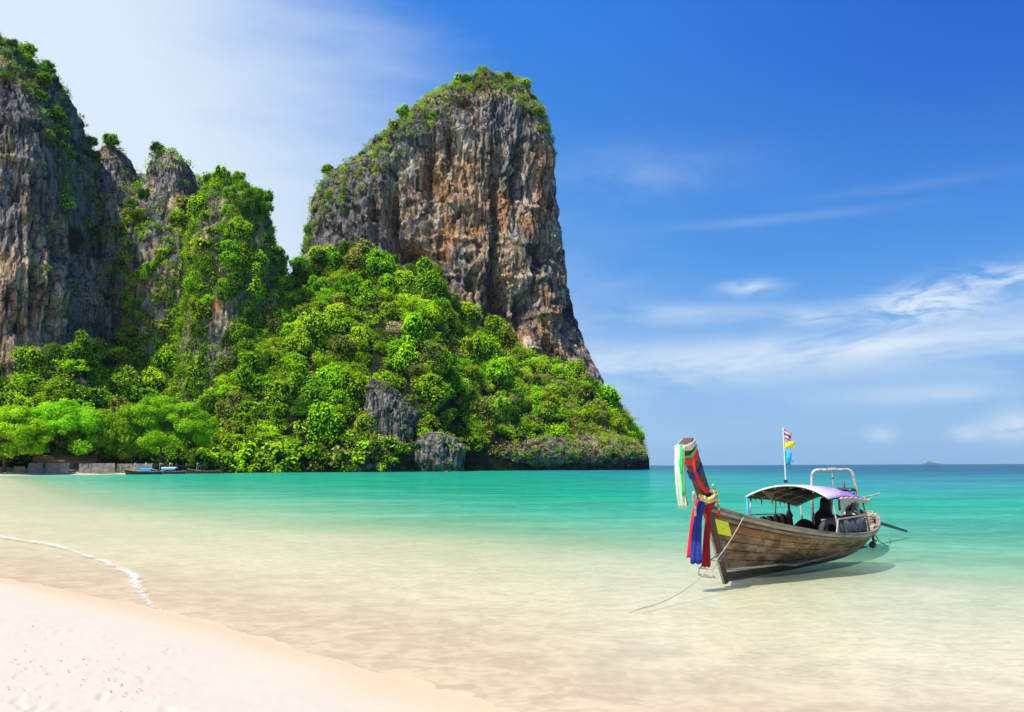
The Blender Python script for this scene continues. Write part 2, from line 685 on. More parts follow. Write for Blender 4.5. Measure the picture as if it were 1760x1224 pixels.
tag(bedo, 'pale cream sand beach sloping down under the clear water', kind='structure')

# ---- water surface
rings_w = np.concatenate([[0.3, 3.0], np.geomspace(5.0, 60, 330), np.geomspace(61, 1200, 70), np.geomspace(1400, 14000, 12)])
X, Y = polar(rings_w)
bz, D = bed_z(X, Y)
dep = np.maximum(-bz, 0)
FOAM = [(-60, 908), (0, 922), (92, 936), (135, 950), (172, 962), (200, 972), (228, 988), (236, 1010), (262, 1042), (300, 1057), (350, 1070), (450, 1096), (525, 1121), (690, 1174), (850, 1217), (1000, 1260)]
FW = [0.05, 0.14, 0.15, 0.10, 0.14, 0.20, 0.18, 0.12, 0.06, 0.035, 0.03, 0.02, 0.016, 0.02, 0.02, 0.02]
fp = np.array([atz(a, b_, 0)[:2] for a, b_ in FOAM])
foam = np.zeros_like(X)
r_ = np.hypot(X, Y)
for i in range(len(fp) - 1):
    a, b_ = fp[i], fp[i + 1]
    d = b_ - a
    tt = np.clip(((X - a[0]) * d[0] + (Y - a[1]) * d[1]) / (d @ d), 0, 1)
    q = np.hypot(X - a[0] - tt * d[0], Y - a[1] - tt * d[1])
    wd = FW[i] * (1 - tt) + FW[i + 1] * tt
    wd = wd * (0.55 + 0.9 * np.abs(perlin(X * 1.3, Y * 1.3, 7.7)) * 2)
    foam = np.maximum(foam, np.exp(-(q / (wd + 0.012)) ** 2))
    foam = np.maximum(foam, 0.40 * np.exp(-(q / (wd * 3.2 + 0.05)) ** 2))
# fainter lacy lines further along the edge of the wash
for pts, wd in (([(880, 1156), (960, 1153), (1020, 1168)], 0.016), ([(1380, 1168), (1500, 1185), (1590, 1210), (1640, 1240)], 0.016), ([(20, 980), (120, 992), (215, 988)], 0.02), ([(520, 1118), (640, 1135), (760, 1160), (900, 1180)], 0.012),
                ([(560, 925), (640, 938), (700, 945)], 0.05), ([(240, 905), (420, 930), (540, 950)], 0.03)):
    pp = np.array([atz(a, b_, 0)[:2] for a, b_ in pts])
    for a, b_ in zip(pp[:-1], pp[1:]):
        d = b_ - a
        tt = np.clip(((X - a[0]) * d[0] + (Y - a[1]) * d[1]) / (d @ d), 0, 1)
        wob = 0.06 * perlin(X * 1.5, Y * 1.5, 3.3)
        q = np.abs(np.hypot(X - a[0] - tt * d[0], Y - a[1] - tt * d[1]) + wob)
        foam = np.maximum(foam, 0.55 * np.exp(-(q / wd) ** 2))
# low swell running in to the beach
sw = smooth(D, 0.8, 4) * smooth(D, 60, 14) * smooth(X, 22, -4)
zz = 0.030 * sw * np.clip(np.sin(D * 1.55 + 1.6 * fbm(X * 0.12, Y * 0.12, 5.0, 2) * 3), 0, 1) ** 2
zz += 0.012 * fbm(X * 0.9, Y * 1.6, 9.0, 3) * smooth(D, 0.1, 1.5) * smooth(r_, 120, 50)
wme = mesh_np('sea', np.stack([X, Y, zz], -1).reshape(-1, 3), grid_faces(X.shape[0], X.shape[1], True), {'depth': dep.ravel(), 'foam': foam.ravel()})
m, t, out = new_mat('sea_mat')
pos = t.node('ShaderNodeNewGeometry').outputs['Position']
dpt = t.attr('depth').outputs['Fac']
fo = t.attr('foam').outputs['Fac']
pn = t.noise(pos, 0.045, 4, 0.55)
dpt = t.math('MULTIPLY', dpt, t.ramp(pn, 0.25, 0.75, 0.75, 1.25))
dist = t.vmath('LENGTH', pos)
# ripples, longer crossways
v1 = t.scale(pos, (1.0, 1.35, 1))
r1 = t.noise(v1, 4.2, 4, 0.6, 1.2)
r2 = t.noise(v1, 1.15, 4, 0.58, 1.0)
r3 = t.noise(t.scale(pos, (1, 2.6, 1)), 0.10, 5, 0.62)
hh = t.math('ADD', t.math('MULTIPLY', r1, 0.10), t.math('MULTIPLY', r2, 0.26))
hh = t.math('ADD', hh, t.math('MULTIPLY', r3, t.ramp(dist, 20, 200, 0.0, 2.2)))
nb = t.bump(hh, 1.0, 0.42)
# water colour by depth
sh = t.node('ShaderNodeValToRGB')
e = sh.color_ramp.elements
e[0].position = 0.0
e[0].color = (0.60, 0.62, 0.40, 1)
e[1].position = 1.0
e[1].color = (0.004, 0.070, 0.14, 1)
for pz, cc in ((0.045, (0.24, 0.61, 0.40)), (0.085, (0.06, 0.46, 0.30)), (0.14, (0.014, 0.37, 0.22)), (0.21, (0.008, 0.34, 0.215)), (0.36, (0.010, 0.25, 0.25)), (0.62, (0.004, 0.12, 0.18))):
    q = e.new(pz)
    q.color = (*cc, 1)
t.l.new(t.math('DIVIDE', dpt, 12.0), sh.inputs[0])
streak = t.ramp(r3, 0.35, 0.65, 0.84, 1.16)
scl = t.node('ShaderNodeVectorMath', operation='SCALE')
t.l.new(sh.outputs[0], scl.inputs[0])
t.l.new(streak, scl.inputs['Scale'])
dif = t.node('ShaderNodeBsdfDiffuse')
t.l.new(scl.outputs[0], dif.inputs[0])
t.l.new(t.bump(hh, 0.55, 0.35), dif.inputs['Normal'])


def expo(k, s=1.0):
    return t.math('EXPONENT', t.math('MULTIPLY', dpt, -k))


tcol = t.node('ShaderNodeCombineColor')
t.l.new(t.math('MULTIPLY', expo(0.92), 0.99), tcol.inputs[0])
t.l.new(expo(0.06), tcol.inputs[1])
t.l.new(expo(0.24), tcol.inputs[2])
trn = t.node('ShaderNodeBsdfTransparent')
rv = t.ramp(t.math('ADD', t.math('MULTIPLY', r1, 0.5), t.math('MULTIPLY', r2, 0.5)), 0.40, 0.60, 0.88, 1.0)  # light bent by ripples, painted in by dimming the transmitted tint
sc2 = t.node('ShaderNodeVectorMath', operation='SCALE')
t.l.new(tcol.outputs[0], sc2.inputs[0])
t.l.new(rv, sc2.inputs['Scale'])
t.l.new(sc2.outputs[0], trn.inputs[0])
opac = t.math('SUBTRACT', 1.0, expo(1.15))
opac = t.math('MULTIPLY', opac, t.ramp(r2, 0.3, 0.7, 0.74, 1.0))
mx = t.node('ShaderNodeMixShader')
t.l.new(opac, mx.inputs[0])
t.l.new(trn.outputs[0], mx.inputs[1])
t.l.new(dif.outputs[0], mx.inputs[2])
gl = t.node('ShaderNodeBsdfGlossy')
gl.inputs['Roughness'].default_value = 0.07
gl.inputs['Color'].default_value = (1, 1, 1, 1)
t.l.new(nb, gl.inputs['Normal'])
fre = t.node('ShaderNodeFresnel')
fre.inputs['IOR'].default_value = 1.33
t.l.new(t.bump(hh, 1.0, 0.34), fre.inputs['Normal'])
ff = t.math('MINIMUM', t.math('MULTIPLY', fre.outputs[0], 0.70), t.ramp(dist, 12, 90, 0.14, 0.30))
ff = t.math('MULTIPLY', ff, t.ramp(dpt, 0.0, 0.25, 0.35, 1.0))
mx2 = t.node('ShaderNodeMixShader')
t.l.new(ff, mx2.inputs[0])
t.l.new(mx.outputs[0], mx2.inputs[1])
t.l.new(gl.outputs[0], mx2.inputs[2])
fn = t.noise(pos, 15.0, 6, 0.75, 1.0)
fmask = t.ramp(t.math('ADD', fo, t.math('MULTIPLY', t.math('SUBTRACT', fn, 0.5), 3.2)), 0.62, 1.05)
fmask = t.math('MULTIPLY', fmask, t.ramp(fo, 0.03, 0.2))
fmask = t.math('MULTIPLY', fmask, t.ramp(t.noise(pos, 1.7, 3, 0.6), 0.36, 0.52, 0.15, 0.9))
fd = t.node('ShaderNodeBsdfDiffuse')
fd.inputs[0].default_value = (0.68, 0.66, 0.62, 1)
mx3 = t.node('ShaderNodeMixShader')
t.l.new(fmask, mx3.inputs[0])
t.l.new(mx2.outputs[0], mx3.inputs[1])
t.l.new(fd.outputs[0], mx3.inputs[2])
t.l.new(mx3.outputs[0], out.inputs[0])
sea = link('sea', wme, m)
tag(sea, 'clear turquoise sea, sandy in the shallows and teal far out', kind='structure')

# ------------------------------------------------------------------ karst towers
def projn(P):
    q = P - CAM
    k = q @ cf
    return PW / 2 + PF * (q @ cr) / k, PH / 2 - PF * (q @ cu) / k


GREY, DGREY = np.array([.42, .395, .365]), np.array([.175, .168, .172])
TAN, CREAM, ORANGE = np.array([.74, .53, .325]), np.array([.95, .80, .58]), np.array([.84, .40, .17])
STAIN, RUST = np.array([.040, .038, .042]), np.array([.30, .125, .06])


def lerp(a, b, f):
    f = np.asarray(f)[..., None]
    return a * (1 - f) + b * f


def gz(pu, pv, x, y, sx, sy):
    return np.exp(-((pu - x) / sx) ** 2 - ((pv - y) / sy) ** 2)


def karst(name, rows, Yc, nth, nz, zbot=-3.0, amp=1.0, seed=0.0, front=0.74, box=0.78, dents=(), warm=None, flute=1.0, fine=1.0, k=1.0, rust=1.0):
    rows = sorted(rows)
    zs, xl, xr, ry = [], [], [], []
    for (y, a, b, r) in rows:
        pa, pb = at(a, y, Yc), at(b, y, Yc)
        zs.append((pa[2] + pb[2]) / 2)
        xl.append(pa[0])
        xr.append(pb[0])
        ry.append(r)
    if zs[-1] > zbot:
        zs.append(zbot)
        xl.append(xl[-1])
        xr.append(xr[-1])
        ry.append(ry[-1])
    zs, xl, xr, ry = [np.array(q)[::-1] for q in (zs, xl, xr, ry)]
    # heights: even, with extra rows squeezed in at the top
    zz = np.linspace(zbot, zs[-1], nz)
    L, Rr, RY = np.interp(zz, zs, xl), np.interp(zz, zs, xr), np.interp(zz, zs, ry)
    dz_top = (zs[-1] - zz) / max(6.0, 0.05 * (zs[-1] - zs[0]))
    cap = np.sqrt(np.clip(1 - (1 - np.clip(dz_top, 0, 1)) ** 2, 0, 1))
    cx, rx = (L + Rr) / 2, (Rr - L) / 2
    rx = rx * (0.35 + 0.65 * cap)
    RY = RY * (0.15 + 0.85 * cap)
    rx[-1] = RY[-1] = 0.02
    nf = int(nth * front)
    th = np.concatenate([np.linspace(-math.pi - 0.25, 0.25, nf), np.linspace(0.25, math.pi - 0.25, nth - nf + 2)[1:-1]])
    c, s = np.cos(th), np.sin(th)
    ex = np.sign(c) * np.abs(c) ** box
    ey = np.sign(s) * np.abs(s) ** box
    Xg = cx[:, None] + rx[:, None] * ex[None, :]
    Yg = Yc + RY[:, None] * ey[None, :]
    Zg = np.repeat(zz[:, None], len(th), 1)
    nx, ny = np.repeat(c[None, :], nz, 0), np.repeat(s[None, :], nz, 0)
    S = seed
    Xn, Yn, Zn = Xg * k, Yg * k, Zg * k
    big = fbm(Xn / 34 + S, Yn / 34, Zn / 60, 3) * 10.0
    med = fbm(Xn / 12 + S, Yn / 12, Zn / 40, 4) * 4.6
    var_ = smooth(fbm(Xn / 26 + 3, Yn / 26 + S, Zn / 30, 2), -.35, .30)
    fl = (.25 + .75 * var_) * (ridged(Xn / 7.5 + S, Yn / 7.5, Zn / 46 + S, 3) - 0.7) * 3.6 * flute
    f2 = (.5 + .6 * (1 - var_)) * (ridged(Xn / 3.1 + S, Yn / 3.1, Zn / 17, 4) - 0.7) * 2.7 * fine
    f3 = (ridged(Xn / 1.9, Yn / 1.9 + S, Zn / 6.5, 3) - 0.7) * 1.3 * fine
    pock = -np.clip(fbm(Xn / 6 + S, Yn / 6, Zn / 8 + 3, 3) - 0.22, 0, 1) * 15
    led = np.abs(((Zn + 7 * fbm(Xn / 18, Yn / 18, Zn / 18 + S, 2)) / 21) % 1.0 - 0.5) * 2
    ledge = (smooth(led, 0.72, 0.96) - 0.2) * 2.2 * smooth(fbm(Xn / 22 + 9, Yn / 22, Zn / 22, 2), -0.1, 0.35)
    disp = (big + med + fl + f2 + f3 + pock + ledge) * amp
    disp = disp * (0.25 + 0.75 * cap[:, None])
    P0 = np.stack([Xg, Yg, Zg], -1)
    pu, pv = projn(P0)
    for (x, y, sx, sy, dep_) in dents:
        disp = disp - 2.5 * dep_ * gz(pu + 6 * f3, pv + 3 * f2, x, y, sx, sy) * (ny < 0)
    mid = 1 - 0.55 * np.abs(ex)[None, :] ** 3            # keep the outline near the drawn one
    disp = np.where(disp > 0, disp * mid, disp)
    Xg = Xg + nx * disp
    Yg = Yg + ny * disp
    Zg = Zg + (f2 * 0.25 + f3 * 0.5) * amp
    P = np.stack([Xg, Yg, Zg], -1)
    # stone colours: grey skin, tan where it broke away, dark water streaks
    colr = lerp(GREY, DGREY, smooth(fbm(Xn / 9 + S, Yn / 9, Zn / 34, 4), -0.10, 0.30) * 0.9)
    wn = fbm(Xn / 15 + 5, Yn / 15 + S, Zn / 26, 4)
    wm = warm(pu, pv) if warm else 0 * pu
    colr = lerp(colr, TAN, np.clip(smooth(wn + wm - .04, 0.0, 0.28), 0, 1) * 0.9)
    colr = lerp(colr, CREAM, smooth(fbm(Xn / 6, Yn / 6 + S, Zn / 11, 4) + wm * 0.60, 0.20, 0.42) * 0.85)
    colr = lerp(colr, ORANGE, smooth(fbm(Xn / 8 + 2, Yn / 8, Zn / 22 + S, 3) + wm * 0.75, 0.34, 0.56) * 0.85 * rust)
    colr = lerp(colr, ORANGE * .45 + CREAM * .55, smooth(wm + .55 * fbm(Xn / 7 + 4, Yn / 7, Zn / 11, 4), .50, .85) * .75)
    strk = fbm(Xn / 2.2 + S, Yn / 2.2, Zn / 42, 4)
    colr = lerp(colr, STAIN, smooth(strk - 0.10 * wm, 0.06, 0.30) * 0.85)
    colr = lerp(colr, CREAM * 0.9, smooth(-strk, 0.26, 0.5) * 0.35)
    me = mesh_np(name, P.reshape(-1, 3), grid_faces(nz, len(th), True)[:, ::-1], cols={'col': np.clip(colr, 0.01, 0.9).reshape(-1, 3)})
    o = link(name, me, M['karst_rock'])
    # outward normals by finite differences
    du = np.roll(P, -1, 1) - np.roll(P, 1, 1)
    dv = np.gradient(P, axis=0)
    N = np.cross(du, dv)
    N /= (np.linalg.norm(N, axis=-1)[..., None] + 1e-9)
    pu, pv = projn(P)
    return o, dict(P=P.reshape(-1, 3), N=N.reshape(-1, 3), pu=pu.ravel(), pv=pv.ravel(), ny=ny.ravel())


C_ROWS = [(135, 842, 868, 8), (141, 818, 886, 13), (152, 790, 899, 19), (170, 757, 910, 25), (190, 730, 923, 29), (210, 706, 935, 32), (235, 668, 944, 35), (265, 634, 951, 38), (295, 602, 955, 40), (325, 566, 958, 42),
          (350, 546, 961, 43), (380, 537, 962, 44), (430, 523, 965, 45), (470, 518, 972, 46), (510, 513, 981, 47), (550, 510, 988, 48), (590, 508, 998, 49), (630, 505, 1010, 50), (660, 500, 1026, 50), (690, 500, 1040, 50), (740, 500, 1055, 50)]


def warmC(u, v):
    return (0.04 + 0.95 * gz(u, v, 805, 335, 72, 68) + 0.30 * gz(u, v, 800, 215, 45, 55) + 0.75 * gz(u, v, 705, 435, 32, 35) + 0.22 * gz(u, v, 690, 320, 25, 60) + 0.55 * gz(u, v, 945, 300, 26, 110)
            + 0.28 * gz(u, v, 880, 480, 90, 120) + 0.25 * gz(u, v, 950, 580, 60, 70) + 0.30 * gz(u, v, 800, 560, 40, 50) - 0.30 * gz(u, v, 580, 390, 60, 90) - 0.25 * gz(u, v, 860, 220, 40, 50))


capC = [(692, 432, 20, 14, 13), (720, 445, 14, 10, 8), (668, 380, 8, 60, 7), (735, 300, 7, 70, 5), (850, 475, 8, 55, 10), (868, 540, 10, 60, 9), (858, 345, 9, 50, 7), (925, 435, 13, 16, 9), (848, 555, 14, 22, 12),
        (905, 540, 12, 28, 7), (812, 485, 9, 16, 7), (940, 610, 9, 16, 7), (770, 250, 6, 40, 5), (640, 390, 7, 55, 4), (895, 300, 7, 60, 5), (790, 175, 10, 12, 4), (985, 540, 7, 40, 4)]
cliffC, VC = karst('limestone_tower', C_ROWS, 474, 620, 430, amp=1.08, seed=1.3, dents=capC, warm=warmC, fine=1.15)
tag(cliffC, 'tall orange and grey limestone tower rising alone above the forested headland', kind='structure')

A_ROWS = [(82, -40, 8, 8), (88, -70, 34, 16), (104, -100, 60, 22), (130, -120, 82, 28), (160, -140, 98, 32), (198, -150, 112, 35), (245, -160, 128, 38), (290, -165, 138, 40), (340, -170, 140, 41), (400, -175, 140, 42), (450, -180, 146, 43), (520, -185, 160, 44), (600, -190, 154, 44), (660, -190, 150, 44), (740, -190, 150, 44)]


def warmA(u, v):
    return -0.10 + 1.0 * gz(u, v, 30, 520, 100, 120) + 0.25 * gz(u, v, 80, 580, 60, 60) + 0.2 * gz(u, v, 60, 250, 16, 70) - 0.25 * gz(u, v, 90, 250, 60, 110) + 0.2 * gz(u, v, 5, 200, 20, 90)


cliffA, VA = karst('limestone_cliff', A_ROWS, 352, 420, 360, amp=0.85, seed=4.1, warm=warmA, fine=1.0, box=0.38, rust=.25,
                   dents=[(65, 500, 9, 50, 6), (30, 560, 14, 12, 5), (135, 430, 6, 120, 6), (100, 420, 8, 30, 4), (92, 520, 6, 70, 4)])
tag(cliffA, 'sheer grey and tan limestone cliff with scrub along its shaded crest', kind='structure')

b1, VB1 = karst('limestone_spire', [(247, 186, 200, 6), (258, 168, 215, 10), (280, 160, 226, 14), (310, 158, 240, 18), (350, 156, 262, 24), (420, 150, 290, 28), (500, 140, 300, 30), (620, 120, 320, 30)], 400, 200, 190, seed=7.7, amp=0.6)
tag(b1, 'small grey limestone spire with a green shrub on its peak', kind='structure')
b2, VB2 = karst('limestone_spire', [(264, 282, 300, 6), (272, 266, 318, 10), (300, 262, 326, 14), (340, 252, 336, 18), (380, 240, 352, 24), (450, 232, 372, 28), (520, 230, 390, 32), (620, 225, 400, 34)], 396, 220, 200, seed=9.2, amp=0.62,
                warm=lambda u, v: 0.3 * gz(u, v, 265, 440, 30, 40))
tag(b2, 'blocky grey limestone spire standing between two green ridges', kind='structure')
b3, VB3 = karst('limestone_dome', [(314, 392, 414, 7), (324, 372, 432, 13), (345, 358, 448, 18), (375, 350, 466, 23), (410, 345, 474, 27), (450, 340, 482, 30), (500, 336, 486, 32), (560, 330, 488, 34), (640, 325, 490, 36)], 388, 240, 210, seed=12.4, amp=0.7,
                warm=lambda u, v: 0.45 * gz(u, v, 380, 540, 20, 50) + 0.3 * gz(u, v, 370, 355, 14, 22))
tag(b3, 'rounded limestone dome overgrown with bright creeper', kind='structure')
b4, VB4 = karst('limestone_ridge', [(300, 205, 345, 10), (316, 180, 376, 16), (360, 150, 420, 20), (420, 130, 450, 22), (520, 110, 500, 26), (640, 100, 560, 28)], 432, 170, 110, seed=15.0, amp=0.6)
tag(b4, 'dark limestone ridge linking the two grey spires', kind='structure')

# ------------------------------------------------------------------ forested hill
COAST_U = np.array([-300, -100, 0, 100, 200, 350, 500, 700, 740, 790, 900, 1000, 1060, 1092, 1112])
COAST_Y = np.array([250, 256, 262, 276, 290, 312, 324, 329, 337, 372, 380, 392, 405, 428, 452.0])
TOP_U = np.array([-300, 0, 100, 160, 200, 330, 420, 470, 500, 530, 560, 650, 700, 745, 780, 830, 870, 960, 1000, 1035, 1065, 1080, 1098, 1112])
TOP_YPX = np.array([620, 615, 610, 600, 590, 590, 545, 500, 468, 452, 448, 452, 480, 462, 536, 580, 600, 620, 640, 674, 700, 728, 760, 800.0])
YTOP_U = np.array([-300, 120, 170, 250, 420, 520, 1000, 1112])
YTOP_Y = np.array([318, 318, 350, 372, 372, 416, 418, 440.0])


def hill_pt(u, s):
    """point of the hill surface: u = bearing, s = 0 at the shore, 1 at the foot of the rock"""
    u = np.asarray(u, float)
    s = np.asarray(s, float)
    yc, yt = np.interp(u, COAST_U, COAST_Y), np.interp(u, YTOP_U, YTOP_Y)
    yt = np.maximum(yt, yc + 8)
    ypx = np.interp(u, TOP_U, TOP_YPX)
    # ray at (u, ypx) hits depth yt
    d1 = cf[1] + cr[1] * ((u - PW / 2) / PF) + cu[1] * ((PH / 2 - ypx) / PF)
    d2 = cf[2] + cr[2] * ((u - PW / 2) / PF) + cu[2] * ((PH / 2 - ypx) / PF)
    zt = CAMZ + d2 / d1 * yt
    z0 = np.interp(u, [-300, 330, 420, 700, 800, 1000, 1080, 1112], [2.0, 2.0, 3.5, 5, 12, 12, 8, 1.0])
    sc = np.clip(s, 0, 1)
    e_ = np.interp(u, [-300, 300, 450, 1112], [2.6, 2.2, 0.85, 0.8])
    Yv = yc + (yt - yc) * s
    Xv = (u - PW / 2) / PF * Yv * 1.005
    zt = np.maximum(zt, z0)
    z = z0 + (zt - z0) * sc ** e_
    z = z + np.where(s > 1, (s - 1) * 30, 0)
    bump = fbm(Xv / 16, Yv / 16, 2.2, 3) * 5.0 * smooth(u, 300, 430) * smooth(s, 0.0, 0.15)
    z = z + bump
    z = np.where(s < 0, z0 + (s / 0.03) * (z0 + 4), z)
    return np.stack([Xv, Yv, z], -1)


us, ss = np.linspace(-300, 1112, 300), np.concatenate([[-0.03, -0.012], np.linspace(0, 1.12, 90)])
UU, SS = np.meshgrid(us, ss)
HP = hill_pt(UU, SS)
HP[..., 2] += fbm(HP[..., 0] / 4, HP[..., 1] / 4, HP[..., 2] / 4, 3) * 0.9
hc = lerp(np.array([.018, .035, .008]), np.array([.05, .055, .02]), smooth(fbm(HP[..., 0] / 5, HP[..., 1] / 5, 1, 3), -.2, .4))
hill = link('hill', mesh_np('hill', HP.reshape(-1, 3), grid_faces(len(ss), len(us)), cols={'col': hc.reshape(-1, 3)}), M['karst_rock'])
tag(hill, 'steep earth slope of the headland under the forest', kind='structure')

# rocks at the foot of the slope
o1, VO1 = karst('rock_outcrop', [(650, 636, 648, 3), (658, 630, 668, 5), (672, 626, 684, 7), (692, 622, 704, 9), (712, 620, 718, 10), (745, 620, 716, 10), (790, 622, 706, 10)], 338, 190, 130, zbot=2, amp=0.42, seed=21, flute=1.3, fine=1.5, k=1.9, warm=lambda u, v: -0.35 + 0 * u)
tag(o1, 'pale grey crag jutting from the green slope above the water', 'rock')
o2, VO2 = karst('sea_rock', [(742, 722, 770, 5), (752, 708, 790, 7), (770, 704, 800, 8), (790, 706, 800, 8), (806, 712, 798, 7), (815, 716, 796, 6)], 336, 200, 100, zbot=-3, amp=0.42, seed=25, flute=1.5, fine=1.6, k=1.9)
tag(o2, 'cracked dark grey rock face standing at the waterline below the crag', 'rock')
o3, VO3 = karst('sea_cliff', [(744, 860, 1060, 16), (756, 800, 1082, 24), (768, 792, 1100, 28), (778, 790, 1106, 30), (788, 790, 1104, 29), (796, 792, 1096, 26), (803, 796, 1086, 23), (806, 800, 1080, 21), (812, 802, 1078, 21)], 404, 420, 90, zbot=-3, amp=0.50, seed=29, flute=1.3, fine=1.6, k=1.6,
                warm=lambda u, v: 0.22 * gz(u, v, 990, 785, 60, 14))
tag(o3, 'low undercut sea cliff wrapping the tip of the headland', kind='structure')
o4, VO4 = karst('rock_outcrop', [(674, 1008, 1016, 2), (682, 1004, 1022, 3), (698, 1004, 1024, 4), (720, 1004, 1026, 4)], 418, 50, 30, zbot=22, amp=0.2, seed=33, flute=1.3, fine=1.3, k=2.5)
tag(o4, 'small grey crag poking out of shrubs near the headland tip', 'rock')
o5, VO5 = karst('sea_rock', [(782, 560, 690, 4), (792, 470, 706, 6), (802, 440, 714, 6), (812, 436, 716, 5)], 331, 260, 40, zbot=-3, amp=0.34, seed=37, flute=1.0, fine=1.4, k=2.0)
tag(o5, 'low black rock shelf under the bushes along the water', kind='structure')

# ------------------------------------------------------------------ foliage makers
def leaf_quads(P, N, size, rs, spread=0.6, up=0.25):
    n = len(P)
    nr = N + rs.normal(size=(n, 3)) * spread
    nr[:, 2] += up
    nr /= np.linalg.norm(nr, axis=1)[:, None] + 1e-9
    a = np.cross(nr, rs.normal(size=(n, 3)))
    a /= np.linalg.norm(a, axis=1)[:, None] + 1e-9
    b = np.cross(nr, a)
    sz = (size * rs.uniform(0.6, 1.35, n))[:, None]
    asp = rs.uniform(0.45, 0.8, n)[:, None]
    v = np.stack([P - a * sz * 0.5, P - b * sz * 0.5 * asp - nr * sz * 0.08, P + a * sz * 0.5, P + b * sz * 0.5 * asp - nr * sz * 0.08], 1)
    return v.reshape(-1, 3), np.arange(4 * n).reshape(-1, 4)


def ball(c, r, sc, rs, n=9, m=6):
    th, ph = np.linspace(0, 2 * math.pi, n, endpoint=False), np.linspace(0.02, math.pi - 0.02, m + 1)
    T, Pp = np.meshgrid(th, ph)
    v = np.stack([np.sin(Pp) * np.cos(T), np.sin(Pp) * np.sin(T), np.cos(Pp)], -1)
    v = v * (1 + rs.uniform(-.14, .14, v.shape[:2]))[..., None] * r * np.array(sc) + np.array(c)
    return v.reshape(-1, 3), grid_faces(m + 1, n, True)


def crown_mesh(name, kind, seed, leaf=0.76):
    """crown of a tree about 6 m in radius, origin at the base of the crown's trunk"""
    rs = np.random.RandomState(seed)
    lobes = []
    if kind == 'round':
        Rr, Hc = 6.0, 6.5
        lobes.append(((0, 0, Hc), 4.0, (1, 1, .95)))
        for i in range(15):
            a, e_ = rs.uniform(0, 6.28), rs.uniform(-0.35, 1.2)
            rr = rs.uniform(2.9, 4.3)
            c = (rr * math.cos(a) * math.cos(e_), rr * math.sin(a) * math.cos(e_), Hc + rr * math.sin(e_) * 0.95)
            lobes.append((c, rs.uniform(1.5, 2.6), (1, 1, rs.uniform(.75, .95))))
    elif kind == 'drape':
        Hc = 7.5
        lobes.append(((0, 0, Hc - 2), 3.8, (1, 1, 1.4)))
        for i in range(17):
            a = rs.uniform(0, 6.28)
            zz_ = rs.uniform(-5.5, 3.2)
            rr = 4.3 - 0.25 * max(zz_, 0) ** 1.5
            c = (rr * math.cos(a), rr * math.sin(a), Hc + zz_)
            lobes.append((c, rs.uniform(1.3, 2.2), (1, 1, rs.uniform(1.1, 2.0))))
        for i in range(4):
            a = rs.uniform(0, 6.28)
            lobes.append(((2 * math.cos(a), 2 * math.sin(a), Hc + 2.6), 2.1, (1, 1, .8)))
    elif kind == 'tall':
        for i in range(18):
            a = rs.uniform(0, 6.28)
            zz_ = rs.uniform(0, 1)
            rr = (3.7 - 2.6 * zz_ ** 2) * rs.uniform(.4, 1)
            lobes.append(((rr * math.cos(a), rr * math.sin(a), 3.5 + 9 * zz_), rs.uniform(1.2, 2.1), (1, 1, .8)))
        lobes.append(((0, 0, 6.5), 2.7, (1, 1, 1.7)))
    elif kind == 'loose':
        for i in range(17):
            a, e_ = rs.uniform(0, 6.28), rs.uniform(-0.1, 1.3)
            rr = rs.uniform(3.2, 5.0)
            lobes.append(((rr * math.cos(a) * math.cos(e_), rr * math.sin(a) * math.cos(e_), 5.2 + rr * math.sin(e_) * 0.85), rs.uniform(1.0, 1.9), (1.15, 1.15, .55)))
    elif kind == 'shrub':
        for i in range(8):
            a = rs.uniform(0, 6.28)
            rr = rs.uniform(.4, 2.1)
            lobes.append(((rr * math.cos(a), rr * math.sin(a), rs.uniform(.5, 2.5)), rs.uniform(.8, 1.4), (1, 1, .85)))
    V, F, MI, VAR = [], [], [], []
    k = 0
    for (c, r, sc) in lobes:
        sc = np.array(sc, float)
        n = int(12.5 * r * r * (1.0 if kind != 'loose' else 1.1) * (0.95 / leaf) ** 2 * (0.6 + 0.4 * sc[2]) * 1.15)
        d = rs.normal(size=(n, 3))
        d[:, 2] += 0.25
        d /= np.linalg.norm(d, axis=1)[:, None]
        rad = r * (1 + 0.16 * rs.normal(size=n))[:, None]
        rad = rad * (1 + 0.18 * perlin(d[:, 0] * 2.2 + c[0], d[:, 1] * 2.2 + c[1], d[:, 2] * 2.2)[:, None])
        P = np.array(c) + d * rad * sc
        q, f = leaf_quads(P, d / sc, leaf, rs)
        V.append(q)
        F.append(f + k)
        k += len(q)
        MI.append(np.zeros(len(f), int))
        VAR.append(np.repeat(np.clip(0.45 + 0.28 * rs.normal(size=n) + rs.uniform(-.15, .15), 0, 1), 4))
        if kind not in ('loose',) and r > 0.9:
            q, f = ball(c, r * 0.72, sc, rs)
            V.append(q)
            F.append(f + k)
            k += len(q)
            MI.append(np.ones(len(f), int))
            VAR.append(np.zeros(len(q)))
    V, F, MI, VAR = np.concatenate(V), np.concatenate(F), np.concatenate(MI), np.concatenate(VAR)
    me = mesh_np(name, V, F, {'var': VAR}, smooth_=False)
    me.materials.append(M['leaf_mid'])
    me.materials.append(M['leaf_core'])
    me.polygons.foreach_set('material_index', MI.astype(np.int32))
    return me


